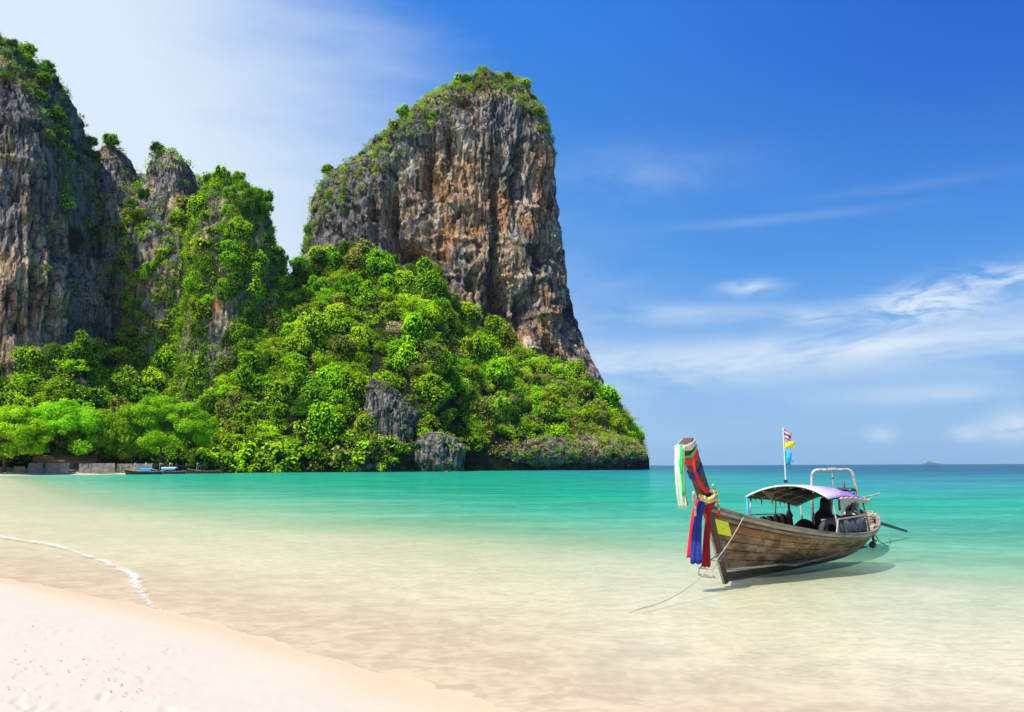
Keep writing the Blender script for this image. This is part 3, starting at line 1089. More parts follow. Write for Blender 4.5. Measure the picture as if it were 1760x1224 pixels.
def trunk_mesh(seed, h=7.0, r=0.32, limbs=4, spread=2.6):
    rs = random.Random(seed)
    b = MB()
    pts = [(rs.uniform(-.15, .15) * i, rs.uniform(-.15, .15) * i, -1.5 + (h + 1.5) * i / 4) for i in range(5)]
    b.tube(pts, [r * (1.35 - 0.2 * i) for i in range(5)], 7)
    for k in range(limbs):
        a = rs.uniform(0, 6.28)
        z0 = h * rs.uniform(.45, .8)
        p0 = Vector((0, 0, z0))
        p2 = Vector((math.cos(a) * spread, math.sin(a) * spread, z0 + rs.uniform(1.5, 3)))
        b.tube([p0, p0.lerp(p2, .5) + Vector((0, 0, -.2)), p2], [r * .55, r * .4, r * .15], 5)
    me = bpy.data.meshes.new('trunk')
    me.from_pydata([tuple(p) for p in b.v], [], b.f)
    me.polygons.foreach_set('use_smooth', [True] * len(me.polygons))
    me.materials.append(M['bark'])
    return me


def twig_mesh(seed, R0=5.2, base=2.0):
    """bare or nearly bare crown: a fan of forking branches"""
    rs = random.Random(seed)
    b = MB()

    def grow(p, d, L_, r, lv):
        q = p + d * L_
        mid_ = p.lerp(q, .5) + Vector((rs.uniform(-1, 1), rs.uniform(-1, 1), rs.uniform(-.2, .6))) * L_ * .09
        b.tube([p, mid_, q], [r, r * .8, r * .6], 4 if lv > 1 else 6, cap=False)
        if lv < 4:
            for _ in range(3 if lv < 3 else 4):
                nd = (d + Vector((rs.uniform(-1, 1), rs.uniform(-1, 1), rs.uniform(-.35, .6))) * .75).normalized()
                grow(q, nd, L_ * rs.uniform(.55, .8), r * .58, lv + 1)
    for k in range(5):
        a = k * 1.257 + rs.uniform(-.3, .3)
        grow(Vector((0, 0, base)), Vector((math.cos(a) * .8, math.sin(a) * .8, .75)).normalized(), R0 * .40, .15, 1)
    me = bpy.data.meshes.new('branches')
    me.from_pydata([tuple(p) for p in b.v], [], b.f)
    me.materials.append(M['bark_pale'])
    return me


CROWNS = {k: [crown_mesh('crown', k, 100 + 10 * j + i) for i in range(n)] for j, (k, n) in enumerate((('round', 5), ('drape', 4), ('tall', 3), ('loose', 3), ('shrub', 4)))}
TRUNKS = [trunk_mesh(i) for i in range(3)]
SMALLTRUNK = trunk_mesh(9, 1.6, 0.09, 4, 1.0)
TWIGS = [twig_mesh(i) for i in range(3)]


def plant(kind, loc, size, mat, name, label, cat, group=None, hz=1.0, tilt=0.0):
    root = empty(name, loc, rnd.uniform(0, 6.28))
    root.scale = (size, size, size * hz)
    tag(root, label, cat, group)
    if kind == 'dry':
        b = link('crown', rnd.choice(TWIGS), None, root)
        lf = link('foliage', CROWNS['loose'][rnd.randrange(3)], None, root)
        lf.scale = (.92, .92, .92)
        lf.location = (0, 0, -.9)
        lf.material_slots[0].link = 'OBJECT'
        lf.material_slots[0].material = M[mat]
        link('trunk', TRUNKS[0], None, root).scale = (1, 1, .35)
        return root
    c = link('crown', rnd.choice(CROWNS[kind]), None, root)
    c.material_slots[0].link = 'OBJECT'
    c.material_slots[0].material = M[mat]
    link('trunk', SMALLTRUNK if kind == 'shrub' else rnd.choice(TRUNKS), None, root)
    return root


TONE = {'leaf_bright': 'bright green', 'leaf_mid': 'mid green', 'leaf_dark': 'dark green', 'leaf_olive': 'olive green', 'leaf_dry': 'brown dry', 'leaf_yellow': 'yellow green'}
FORM = {'round': 'round-crowned', 'drape': 'creeper-draped', 'tall': 'narrow tall', 'loose': 'loose-crowned', 'dry': 'half-bare', 'shrub': 'low bushy'}


def where(u, v):
    if u < 160:
        return 'at the foot of the big shaded cliff' if v < 690 else 'behind the beach trees'
    if u < 350:
        return 'below the two grey spires' if v < 690 else 'behind the moored boats'
    if u < 500:
        return 'below the creeper-covered dome' if v < 700 else 'above the water beside the beach'
    if v < 560 and u < 790:
        return 'high on the slope under the cave' if u > 600 else 'in the saddle left of the tower'
    if u < 620:
        return 'left of the grey crag' if v > 640 else 'halfway up the slope'
    if u < 740:
        return 'around the grey crag' if v > 640 else 'on the slope below the cave'
    if u < 880:
        return 'right of the grey crag' if v > 640 else 'against the foot of the tower'
    return 'on the headland tip' if u > 990 else 'above the undercut sea cliff'


# ------------------------------------------------------------------ trees on the slope
tr_pts = []
rs = np.random.RandomState(3)
spec = []
tries = 0
while len(tr_pts) < 285 and tries < 30000:
    tries += 1
    u = rs.uniform(-40, 1098)
    s = rs.uniform(0.02, 1.0) ** 0.9
    if u < 350 and s < 0.22:
        continue
    p = hill_pt(u, s)
    pu_, pv_ = projn(p)
    sz = rs.choice([0.72, 0.95, 1.2, 1.5], p=[.25, .35, .28, .12])
    if u > 860:
        sz *= 0.84
    if u > 1040:
        sz *= 0.92
    ppm = PF / p[1]
    dmin = 6.2 * sz * ppm * 0.80
    if any((pu_ - a) ** 2 + ((pv_ - b_) * 1.25) ** 2 < ((dmin + d) / 2 * 1.0) ** 2 for a, b_, d in tr_pts):
        continue
    if 612 < pu_ < 722 and 690 < pv_ < 750 and p[1] < 352:
        continue
    if 1000 < pu_ < 1026 and 672 < pv_ < 712:
        continue
    tr_pts.append((pu_, pv_, dmin))
    spec.append((pu_, pv_, sz, p))
for (pu_, pv_, sz, p) in spec:
    q = rs.uniform()
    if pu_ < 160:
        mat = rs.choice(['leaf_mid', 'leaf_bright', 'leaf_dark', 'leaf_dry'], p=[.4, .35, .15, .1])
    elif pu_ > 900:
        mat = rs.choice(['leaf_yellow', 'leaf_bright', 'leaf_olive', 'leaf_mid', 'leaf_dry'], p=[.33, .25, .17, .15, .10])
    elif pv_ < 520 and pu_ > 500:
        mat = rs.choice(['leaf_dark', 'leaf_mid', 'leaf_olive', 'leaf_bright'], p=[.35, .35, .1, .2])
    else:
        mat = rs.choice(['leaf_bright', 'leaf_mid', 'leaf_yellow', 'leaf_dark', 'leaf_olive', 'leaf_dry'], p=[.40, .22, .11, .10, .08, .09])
    if mat == 'leaf_dry':
        kind = 'dry'
    else:
        kind = rs.choice(['round', 'drape', 'tall', 'loose'], p=[.40, .36, .10, .14])
        if pu_ > 900:
            kind = rs.choice(['round', 'loose'], p=[.7, .3])
    hz = rs.uniform(.85, 1.2)
    z = p[2] - (2.6 if kind in ('round', 'drape', 'tall', 'loose') else 0) * sz
    if pu_ > 900:
        z -= 1.6
    w_ = where(pu_, pv_)
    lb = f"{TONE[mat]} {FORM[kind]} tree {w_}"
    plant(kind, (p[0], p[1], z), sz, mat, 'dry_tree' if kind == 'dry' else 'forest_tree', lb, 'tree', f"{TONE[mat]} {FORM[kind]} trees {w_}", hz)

# ------------------------------------------------------------------ beach trees, wide flat layered crowns
def beach_tree(px, Y, zc_px, halfw_px, seed, label, mat='leaf_bright'):
    rs2 = np.random.RandomState(seed)
    base = at(px, 800, Y)
    base[2] = 1.6
    hw = halfw_px * Y / PF
    top = at(px, zc_px, Y)[2] - base[2]
    root = empty('beach_tree', base)
    tag(root, label, 'tree')
    r2 = random.Random(seed)
    tb = MB()
    lean = r2.uniform(-.12, .12)
    pts = [(lean * i * 1.2, 0, -1 + (top * .42 + 1) * i / 4) for i in range(5)]
    tb.tube(pts, [.62, .50, .42, .36, .30], 8)
    tb.build('trunk', M['bark'], root, True)
    fork = Vector(pts[-1])
    lobes, tips = [], []
    nl = 60
    for i in range(nl):
        a = i * 2.39996 + r2.uniform(-.3, .3)
        rr = math.sqrt((i + .5) / nl)
        x, y = math.cos(a) * rr * hw * .93, math.sin(a) * rr * hw * .80
        z = top * (0.93 - 0.34 * rr ** 2.2) - r2.uniform(0, .38) * top * (.3 + .7 * rr)
        lobes.append((x, y, z, r2.uniform(1.9, 3.2)))
        if i % 5 == 0:
            tips.append(Vector((x * .9, y * .9, z - .4)))
    for i in range(34):
        a = r2.uniform(0, 6.28)
        lobes.append((math.cos(a) * hw * r2.uniform(.45, 1.0), math.sin(a) * hw * r2.uniform(.4, .8), top * r2.uniform(.22, .62), r2.uniform(1.3, 2.4)))
    for tp in tips:
        lb = MB()
        m1 = fork.lerp(tp, .4) + Vector((0, 0, r2.uniform(-.6, .6)))
        lb.tube([fork - Vector((0, 0, 1.0)), m1, fork.lerp(tp, .75) + Vector((0, 0, .5)), tp], [.24, .17, .11, .05], 6)
        lb.build('limb', M['bark'], root, True)
    V, F, VAR = [], [], []
    k = 0
    for (x, y, z, r) in lobes:
        n = int(62 * r * r)
        d = rs2.normal(size=(n, 3))
        d /= np.linalg.norm(d, axis=1)[:, None]
        rad = np.sqrt(rs2.uniform(0.1, 1, n))[:, None]
        P = np.array([x, y, z]) + d * rad * r * np.array([1.2, 1.2, .85])
        q, f = leaf_quads(P, d * .8 + np.array([0, -.15, .5]), 0.78, rs2, .5, .3)
        V.append(q)
        F.append(f + k)
        k += len(q)
        VAR.append(np.repeat(np.clip(rs2.uniform(.05, .75) + .22 * rs2.normal(size=n), 0, 1), 4))
    me = mesh_np('crown', np.concatenate(V), np.concatenate(F), {'var': np.concatenate(VAR)}, False)
    link('crown', me, M[mat], root)
    return root


beach_tree(8, 258, 694, 62, 1, 'spreading beach tree hanging low over the first seawall slabs', 'leaf_mid')
beach_tree(95, 276, 682, 80, 2, 'spreading beach tree in front of the bungalow with layered branches', 'leaf_mid')
beach_tree(172, 286, 700, 66, 3, 'darker spreading beach tree between bungalow and moored boats', 'leaf_mid')
beach_tree(276, 292, 672, 84, 4, 'largest umbrella-shaped beach tree directly above the moored boats', 'leaf_mid')
beach_tree(-70, 262, 690, 60, 5, 'spreading beach tree mostly cut off beside the cliff foot', 'leaf_mid')

for i_ in range(34):
    u_ = -30 + 12.2 * i_ + rnd.uniform(-6, 6)
    y_ = float(np.interp(u_, COAST_U, COAST_Y)) + rnd.uniform(16, 26)
    sz_ = rnd.uniform(.75, 1.15)
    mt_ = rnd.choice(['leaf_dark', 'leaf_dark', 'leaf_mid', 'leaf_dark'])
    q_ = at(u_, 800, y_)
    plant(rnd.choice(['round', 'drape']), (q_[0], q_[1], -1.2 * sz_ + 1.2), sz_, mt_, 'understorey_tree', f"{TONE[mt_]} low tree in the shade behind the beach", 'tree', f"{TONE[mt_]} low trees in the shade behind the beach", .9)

# bushes along the shore, right of the beach
k = 0
for (px, py, sz, mat) in [(335, 790, 1.7, 'leaf_mid'), (362, 782, 2.0, 'leaf_bright'), (392, 790, 2.0, 'leaf_bright'), (420, 778, 2.2, 'leaf_bright'), (450, 790, 2.1, 'leaf_yellow'), (478, 775, 2.4, 'leaf_yellow'), (505, 790, 2.0, 'leaf_bright'),
                          (532, 780, 2.2, 'leaf_mid'), (560, 790, 1.8, 'leaf_yellow'), (588, 778, 2.0, 'leaf_olive'), (615, 790, 1.9, 'leaf_yellow'), (640, 780, 1.7, 'leaf_olive'), (668, 790, 1.5, 'leaf_bright'), (690, 772, 1.3, 'leaf_yellow'),
                          (405, 800, 1.6, 'leaf_bright'), (437, 802, 1.6, 'leaf_bright'), (467, 803, 1.7, 'leaf_yellow'), (497, 803, 1.6, 'leaf_mid'), (372, 803, 1.5, 'leaf_mid'), (742, 757, 1.5, 'leaf_bright'), (726, 748, 1.3, 'leaf_olive'), (765, 770, .8, 'leaf_mid'),
                          (770, 745, 1.2, 'leaf_bright'), (545, 800, 1.3, 'leaf_olive'), (600, 802, 1.2, 'leaf_mid'), (655, 803, 1.0, 'leaf_yellow'), (715, 806, .8, 'leaf_olive'), (648, 757, 1.6, 'leaf_olive'), (672, 762, 1.4, 'leaf_yellow'), (632, 768, 1.6, 'leaf_bright'), (690, 770, 1.1, 'leaf_mid'), (660, 782, 1.5, 'leaf_olive'), (800, 770, 1.2, 'leaf_mid'), (812, 758, 1.5, 'leaf_bright'), (826, 764, 1.3, 'leaf_yellow')]:
    Y = float(np.interp(px, COAST_U, COAST_Y)) - (3.5 if py > 795 else 1) + (9 if 700 < px < 800 else 0)
    q = at(px, py + 14 * sz * .5, Y)
    mk = TONE[mat]
    plant('shrub', q, sz, mat, 'shore_bush', f"{mk} bush by the waterline {'below the grey crag' if 560 < px < 720 else ('on the cracked sea rock' if px >= 720 else 'right of the moored boats')}", 'bush',
          f"{mk} bushes along the water {'below the grey crag' if 560 < px < 720 else ('on the sea rock' if px >= 720 else 'right of the boats')}")

# ------------------------------------------------------------------ scrub clinging to the rock
def scrub(name, label, V, mask, n, rr=(1.0, 2.6), mats=('leaf_mid',), seed=0, leaf=0.72, per=46):
    rs2 = np.random.RandomState(seed)
    w_ = np.clip(mask, 0, None) * (V['ny'] < 0.35)
    if w_.sum() <= 0:
        return
    idx = rs2.choice(len(w_), n, p=w_ / w_.sum())
    lots = {m_: ([], [], [], 0) for m_ in mats}
    for m_ in mats:
        lots[m_] = [[], [], [], 0]
    for i in idx:
        m_ = mats[rs2.randint(len(mats))]
        Lq = lots[m_]
        r = rs2.uniform(*rr)
        k_ = max(8, int(per * r * r / 4))
        d = rs2.normal(size=(k_, 3))
        d /= np.linalg.norm(d, axis=1)[:, None]
        c = V['P'][i] + V['N'][i] * r * .35 + np.array([0, 0, r * .2])
        P = c + d * r * (0.55 + .45 * rs2.uniform(size=k_))[:, None] * np.array([1.1, 1.1, .8])
        q, f = leaf_quads(P, d * .7 + np.array([0, -.1, .45]), leaf, rs2, .5)
        Lq[0].append(q)
        Lq[1].append(f + Lq[3])
        Lq[3] += len(q)
        Lq[2].append(np.repeat(np.clip(rs2.uniform(.1, .8) + .2 * rs2.normal(size=k_), 0, 1), 4))
    for m_, Lq in lots.items():
        if Lq[0]:
            o = link(name, mesh_np(name, np.concatenate(Lq[0]), np.concatenate(Lq[1]), {'var': np.concatenate(Lq[2])}, False), M[m_])
            tag(o, f"{TONE[m_]} {label}", kind='stuff')


def top_band(V, rows, width, seed, vert=30):
    ys = np.array([r[0] for r in rows], float)
    xl_, xr_ = np.array([r[1] for r in rows], float), np.array([r[2] for r in rows], float)
    xs = np.concatenate([xl_[::-1], xr_])
    yy = np.concatenate([ys[::-1], ys])
    o_ = np.argsort(xs, kind='stable')
    ytop = np.interp(V['pu'], xs[o_], yy[o_])
    nn = fbm(V['P'][:, 0] / 9, V['P'][:, 1] / 9, V['P'][:, 2] / 9 + seed, 3) * vert
    return smooth(width(V['pu']) + nn - (V['pv'] - ytop), -3, 8)


wC = lambda u: np.interp(u, [500, 525, 560, 600, 650, 700, 760, 850, 900, 925, 945, 965], [70, 40, 48, 62, 50, 42, 34, 36, 44, 30, 6, -40])
mC = top_band(VC, C_ROWS, wC, 1.0)
mC2 = smooth(fbm(VC['P'][:, 0] / 7, VC['P'][:, 1] / 7, VC['P'][:, 2] / 10 + 5, 3), 0.30, 0.5) * (0.03 + 0.12 * (VC['pu'] < 690) + .10 * gz(VC['pu'], VC['pv'], 740, 450, 60, 50)) * (VC['N'][:, 2] > -.1)
scrub('tower_scrub', 'scrub on the crest and ledges of the orange tower', VC, mC + mC2, 1900, (0.9, 2.6), ('leaf_mid', 'leaf_olive', 'leaf_dark', 'leaf_yellow'), 5)
wA = lambda u: np.interp(u, [-300, -50, 20, 50, 80, 110, 130, 150, 165], [20, 40, 60, 75, 120, 150, 150, 60, 30])
mA = top_band(VA, A_ROWS, wA, 2.0, 50) * 0.8 * (VA['N'][:, 2] > -.25)
zoneA = smooth(VA['pu'], 40, 75) * smooth(VA['pv'], 620, 300)
mA2 = smooth(fbm(VA['P'][:, 0] / 8, VA['P'][:, 1] / 8, VA['P'][:, 2] / 10, 3), 0.02, 0.3) * zoneA * .55
mA3 = smooth(fbm(VA['P'][:, 0] / 7, VA['P'][:, 1] / 7, VA['P'][:, 2] / 9 + 8, 3), 0.32, 0.5) * .16
scrub('cliff_scrub', 'scrub on the crest and shaded flank of the big cliff', VA, mA + mA2 + mA3, 1600, (0.9, 2.4), ('leaf_mid', 'leaf_olive', 'leaf_dark', 'leaf_dark'), 6)
for V, n, sd_, hole, nm in ((VB1, 900, 7, [(188, 285, 26, 26)], 'the left grey spire'), (VB2, 1700, 8, [(292, 315, 30, 42), (262, 440, 20, 34)], 'the blocky grey spire'), (VB3, 2600, 9, [(372, 355, 12, 20), (378, 555, 20, 50), (418, 362, 8, 12), (470, 500, 8, 40)], 'the overgrown dome'), (VB4, 1300, 10, [], 'the dark ridge')):
    mk = 0.4 + smooth(fbm(V['P'][:, 0] / 9, V['P'][:, 1] / 9, V['P'][:, 2] / 12, 3), -.15, .25)
    if sd_ in (7, 8):
        mk = mk + 1.6 * smooth(V['pv'], 345, 400)
    for (x, y, sx, sy) in hole:
        mk = mk * (1 - 0.97 * np.clip(1.6 * gz(V['pu'], V['pv'], x, y, sx, sy), 0, 1))
    scrub('ridge_scrub', f'creeper and scrub covering {nm}', V, mk, n, (1.1, 3.0), ('leaf_bright', 'leaf_mid', 'leaf_dark') if sd_ == 9 else ('leaf_mid', 'leaf_dark', 'leaf_bright'), sd_, 0.78, 38)
scrub('crag_scrub', 'tufts on the grey crag above the water', VO1, smooth(VO1['N'][:, 2], .2, .8) + .04, 60, (.6, 1.3), ('leaf_mid', 'leaf_olive'), 11, .6, 60)
scrub('rock_scrub', 'tufts on the cracked sea rock', VO2, smooth(VO2['N'][:, 2], .2, .8) + .03, 60, (.6, 1.4), ('leaf_mid', 'leaf_yellow'), 12, .6, 60)
m3_ = smooth(VO3['pv'] + 9 * fbm(VO3['P'][:, 0] / 5, VO3['P'][:, 1] / 5, 1.5, 2), 792, 778) + .10 * smooth(fbm(VO3['P'][:, 0] / 6, VO3['P'][:, 1] / 6, VO3['P'][:, 2] / 6, 3), .1, .4) * (VO3['pv'] < 800)
scrub('sea_cliff_scrub', 'scrub spilling over the undercut sea cliff', VO3, m3_, 900, (.8, 2.2), ('leaf_yellow', 'leaf_olive', 'leaf_mid', 'leaf_dry'), 13, .75, 44)

# undergrowth between the trees
rs = np.random.RandomState(21)
uu = rs.uniform(-60, 1104, 5000)
s_ = rs.uniform(0.0, 1.03, 5000)
keep = ~((uu < 340) & (s_ < 0.25))
HPs = hill_pt(uu[keep], s_[keep])
pu_, pv_ = projn(HPs)
UV = dict(P=HPs, N=np.tile(np.array([0, -.5, .85]), (len(HPs), 1)), pu=pu_, pv=pv_, ny=np.full(len(HPs), -1.0))
msk = 1 - ((pu_ > 612) & (pu_ < 722) & (pv_ > 690) & (pv_ < 752) & (HPs[:, 1] < 350)) * 1.0
scrub('undergrowth', 'undergrowth over the sunny right half of the slope', UV, msk * (pu_ > 800), 1300, (1.2, 3.2), ('leaf_yellow', 'leaf_bright', 'leaf_olive', 'leaf_mid'), 15, .85, 32)
scrub('undergrowth', 'undergrowth between the trees of the slope', UV, msk * (pu_ < 830), 2500, (1.8, 4.0), ('leaf_mid', 'leaf_bright', 'leaf_dark', 'leaf_mid'), 14, 0.95, 27)


def crest(V, mask, n, sizes, mats, seed, label, dmin=8, group=None, kinds=('shrub', 'round')):
    rs2 = np.random.RandomState(seed)
    w_ = np.clip(mask, 0, None) * (V['ny'] < 0.3) * (V['N'][:, 2] > 0.0)
    idx = rs2.choice(len(w_), 4000, p=w_ / w_.sum())
    got = []
    for i in idx:
        if len(got) >= n:
            break
        a, b_ = V['pu'][i], V['pv'][i]
        if a < -25 or any((a - c_) ** 2 + (b_ - d) ** 2 < dmin ** 2 for c_, d in got):
            continue
        got.append((a, b_))
        kd = kinds[rs2.randint(len(kinds))]
        sz = rs2.uniform(*sizes) * (1.0 if kd == 'shrub' else .42)
        mat = mats[rs2.randint(len(mats))]
        P = V['P'][i]
        off = 1.0 if kd == 'shrub' else 2.2
        lb = f"{TONE[mat]} {'bush' if kd == 'shrub' else 'small tree'} {label}"
        plant(kd, (P[0], P[1] + .3, P[2] - off * sz), sz, mat, 'cliff_bush' if kd == 'shrub' else 'cliff_tree', lb, 'bush' if kd == 'shrub' else 'tree', f"{TONE[mat]} {'bushes' if kd == 'shrub' else 'small trees'} {label}")


crest(VC, mC, 46, (.9, 2.0), ('leaf_mid', 'leaf_olive', 'leaf_dark', 'leaf_mid', 'leaf_yellow'), 31, 'on the orange tower crest', 10)
crest(VA, mA + .4 * mA2, 32, (.9, 1.9), ('leaf_mid', 'leaf_olive', 'leaf_dark', 'leaf_dark'), 32, 'on the shaded cliff crest', 11)
for V, n, sd_, lb in ((VB1, 22, 33, 'on the left grey spire'), (VB2, 44, 34, 'around the blocky grey spire'), (VB3, 80, 35, 'on the creeper-covered dome'), (VB4, 24, 36, 'on the dark ridge')):
    mk = 0.02 + smooth(fbm(V['P'][:, 0] / 9, V['P'][:, 1] / 9, V['P'][:, 2] / 12, 3), -.1, .25)
    for (x, y, sx, sy) in {33: [(188, 285, 26, 26)], 34: [(292, 315, 30, 45), (262, 440, 20, 40)], 35: [(372, 355, 12, 20), (378, 555, 20, 50)], 36: []}[sd_]:
        mk = mk * (1 - 0.97 * np.clip(1.6 * gz(V['pu'], V['pv'], x, y, sx, sy), 0, 1))
    crest(V, (mk + (1.2 * smooth(V['pv'], 340, 390) if sd_ in (33, 34) else 0)) * (V['pv'] < 600), n, (1.0, 2.4), ('leaf_bright', 'leaf_mid', 'leaf_dark') if sd_ == 35 else ('leaf_mid', 'leaf_dark', 'leaf_olive'), sd_, lb, 13, kinds=('shrub', 'round', 'drape'))

# ------------------------------------------------------------------ more materials
simple('prow_wood', (0.13, 0.068, 0.036), 0.7, 0.35, 3.0, 0.4, bd=0.004, stretch=(1, 1, .3))
simple('old_wood', (0.33, 0.27, 0.20), 0.85, 0.55, 5.0, 0.7, bd=0.006, stretch=(.25, 1, 1), c2=(.13, .10, .075))
simple('pale_wood', (0.50, 0.43, 0.33), 0.85, 0.5, 5.0, 0.6, bd=0.005, stretch=(.25, 1, 1), c2=(.24, .19, .14))
simple('dark_wood', (0.07, 0.05, 0.035), 0.85, 0.4, 4.0, 0.5, bd=0.005, stretch=(.3, 1, 1))
simple('pipe', (0.62, 0.57, 0.50), 0.5, 0.4, 9.0, 0.3, bd=0.003, c2=(.34, .23, .15))
simple('pole_grey', (0.42, 0.40, 0.37), 0.6, 0.4, 9.0, 0.3, bd=0.003, c2=(.25, .19, .14))
simple('white_paint', (0.78, 0.78, 0.75), 0.5, 0.15, 9.0)
simple('blue_paint', (0.02, 0.34, 0.72), 0.45, 0.2, 6.0)
simple('black_tarp', (0.012, 0.012, 0.013), 0.7, 0.3, 5.0, 0.7, bd=0.02)
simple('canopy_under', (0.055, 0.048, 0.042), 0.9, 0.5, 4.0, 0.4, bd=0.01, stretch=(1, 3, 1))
simple('canvas', (0.62, 0.58, 0.48), 0.9, 0.25, 6.0, 0.5, bd=0.01)
simple('rubber', (0.045, 0.048, 0.062), 0.65, 0.4, 9.0, 0.5, bd=0.004, c2=(.085, .088, .105))
simple('engine_metal', (0.03, 0.03, 0.032), 0.5, 0.4, 9.0, 0.3, metal=0.3)
simple('rope', (0.56, 0.46, 0.33), 0.95, 0.3, 60.0, 0.8, bd=0.003)
simple('rope_dark', (0.09, 0.08, 0.07), 0.95, 0.3, 60.0, 0.8, bd=0.003)
simple('rope_red', (0.42, 0.17, 0.09), 0.95, 0.3, 60.0, 0.5, bd=0.003)
for nm_, c_ in (('cloth_red', (.80, .022, .035)), ('cloth_crimson', (.40, .012, .02)), ('cloth_blue', (.014, .035, .30)), ('cloth_green', (.02, .62, .12)), ('cloth_mint', (.60, .80, .64)), ('cloth_yellow', (.80, .74, .03)), ('cloth_sky', (.02, .42, .80)),
                ('cloth_white', (.76, .74, .68)), ('cloth_violet', (.20, .07, .42)), ('garland_yellow', (.78, .70, .05)), ('garland_pink', (.76, .48, .36)), ('garland_white', (.75, .74, .66)), ('cloth_cream', (.66, .60, .50))):
    m_ = simple(nm_, c_, 0.85, 0.14, 14.0, 0.35, bd=0.004)
simple('canopy_violet', (.52, .42, .72), .7, .4, 1.5, c2=(.72, .70, .74))
simple('island', (.10, .13, .11), 1.0, .1, .01)
simple('terracotta', (.45, .20, .11), .85, .3, 2.0)
simple('house_wall', (.42, .30, .17), .9, .3, 2.0)
simple('dark_glass', (.015, .018, .02), .15)
simple('concrete', (.27, .25, .22), .95, .35, .9, .5, bd=.05, c2=(.13, .115, .10))
simple('leaf_brown', (.34, .23, .13), .95, .4, 4.0)
simple('flag_black', (.02, .02, .03), .8)

# planks: weathered, reddish paint left near the top, pale boot stripe, dark wet foot, thin seams
m, t, out = new_mat('hull_plank')
tc = t.node('ShaderNodeTexCoord').outputs['Object']
sp = t.node('ShaderNodeSeparateXYZ')
t.l.new(tc, sp.inputs[0])
hx, hy, hz_ = sp.outputs
oi = t.node('ShaderNodeObjectInfo').outputs['Random']
g = t.scale(tc, (0.22, 1, 1.0))
wn = t.noise(g, 7.0, 8, 0.7, 0.3)
wl = t.noise(tc, 1.1, 5, 0.6)
fine_ = t.noise(t.scale(tc, (.12, 1, 1)), 36, 4, 0.7)
c = t.mix(t.ramp(wn, 0.34, 0.64), (0.42, 0.265, 0.150), (0.150, 0.082, 0.045))
c = t.mix(t.ramp(oi, 0, 1, 0.0, 0.45), c, (0.24, 0.165, 0.10))
red = t.math('MULTIPLY', t.ramp(t.math('ADD', hz_, t.math('MULTIPLY', hx, 0.075)), 0.66, 1.02), t.ramp(wl, 0.34, 0.56))
c = t.mix(t.math('MULTIPLY', red, 0.85), c, (0.30, 0.105, 0.045))
grn = t.math('MULTIPLY', t.ramp(hx, 1.5, 5.0), t.ramp(t.noise(tc, 3.1, 5, .65), 0.50, 0.68))
c = t.mix(t.math('MULTIPLY', grn, 0.65), c, (0.30, 0.31, 0.14))
blk = t.ramp(t.noise(t.scale(tc, (.5, 1, .8)), 4.3, 7, .75), 0.57, 0.68)
c = t.mix(t.math('MULTIPLY', blk, 0.85), c, (0.035, 0.028, 0.022))
bg_ = t.noise(t.scale(tc, (.6, 1, 1)), 2.2, 6, .7, .6)
c = t.mix(t.ramp(bg_, .50, .62, 0, .75), c, (0.085, 0.050, 0.030))
c = t.mix(t.ramp(bg_, .46, .32, 0, .5), c, (0.50, 0.40, 0.27))
c = t.mix(t.ramp(fine_, 0.56, 0.70, 0, 0.55), c, (0.06, 0.045, 0.035))
pale = t.ramp(t.noise(tc, 9.0, 6, .7), .60, .72, 0, .5)
c = t.mix(pale, c, (0.46, 0.39, 0.28))
sxe = t.math('SUBTRACT', 0.205, t.math('MULTIPLY', hx, 0.036))
inb = t.math('MULTIPLY', t.math('GREATER_THAN', hz_, t.math('SUBTRACT', sxe, t.ramp(hx, 0.0, 3.6, 0.060, 0.010))), t.math('LESS_THAN', hz_, sxe))
inb = t.math('MULTIPLY', inb, t.ramp(t.noise(tc, 6, 5, .7), .30, .40))
inb = t.math('MULTIPLY', inb, t.math('LESS_THAN', hx, 3.7))
c = t.mix(t.math('MULTIPLY', inb, 0.9), c, (0.80, 0.79, 0.64))
low = t.math('LESS_THAN', hz_, t.math('SUBTRACT', sxe, t.ramp(hx, 0.0, 3.6, 0.060, 0.010)))
c = t.mix(t.math('MULTIPLY', low, t.ramp(hx, 2.0, 6.0, 0.85, 0.35)), c, (0.085, 0.058, 0.038))
bb = t.bump(wn, 0.8, 0.012)
bb = t.bump(fine_, 0.6, 0.006, bb)
principled(t, out, c, t.ramp(hz_, 0.02, 0.15, 0.35, 0.85), bb, spec=.3)
M['hull_plank'] = m

m, t, out = new_mat('canopy_top')
tc = t.node('ShaderNodeTexCoord').outputs['Object']
sp = t.node('ShaderNodeSeparateXYZ')
t.l.new(tc, sp.inputs[0])
n_ = t.noise(tc, 2.2, 5, .6)
yy_ = t.math('ADD', sp.outputs[1], t.math('MULTIPLY', t.math('SUBTRACT', n_, .5), .35))
xx_ = t.math('ADD', sp.outputs[0], t.math('MULTIPLY', t.math('SUBTRACT', n_, .5), .5))
c = t.mix(t.math('MULTIPLY', t.ramp(yy_, 0.15, -0.35), t.ramp(xx_, 3.6, 4.7)), (.60, .55, .64), (.40, .19, .76))
c = t.mix(t.ramp(t.noise(t.scale(tc, (1, 3, 1)), 3.0, 5, .6), .48, .60, 0, .8), c, (.66, .52, .82))
c = t.mix(t.math('MULTIPLY', t.ramp(xx_, 4.9, 5.6), t.ramp(yy_, .1, -.25)), c, (.30, .10, .72))
principled(t, out, c, .6, t.bump(n_, .4, .02))
M['canopy_top'] = m

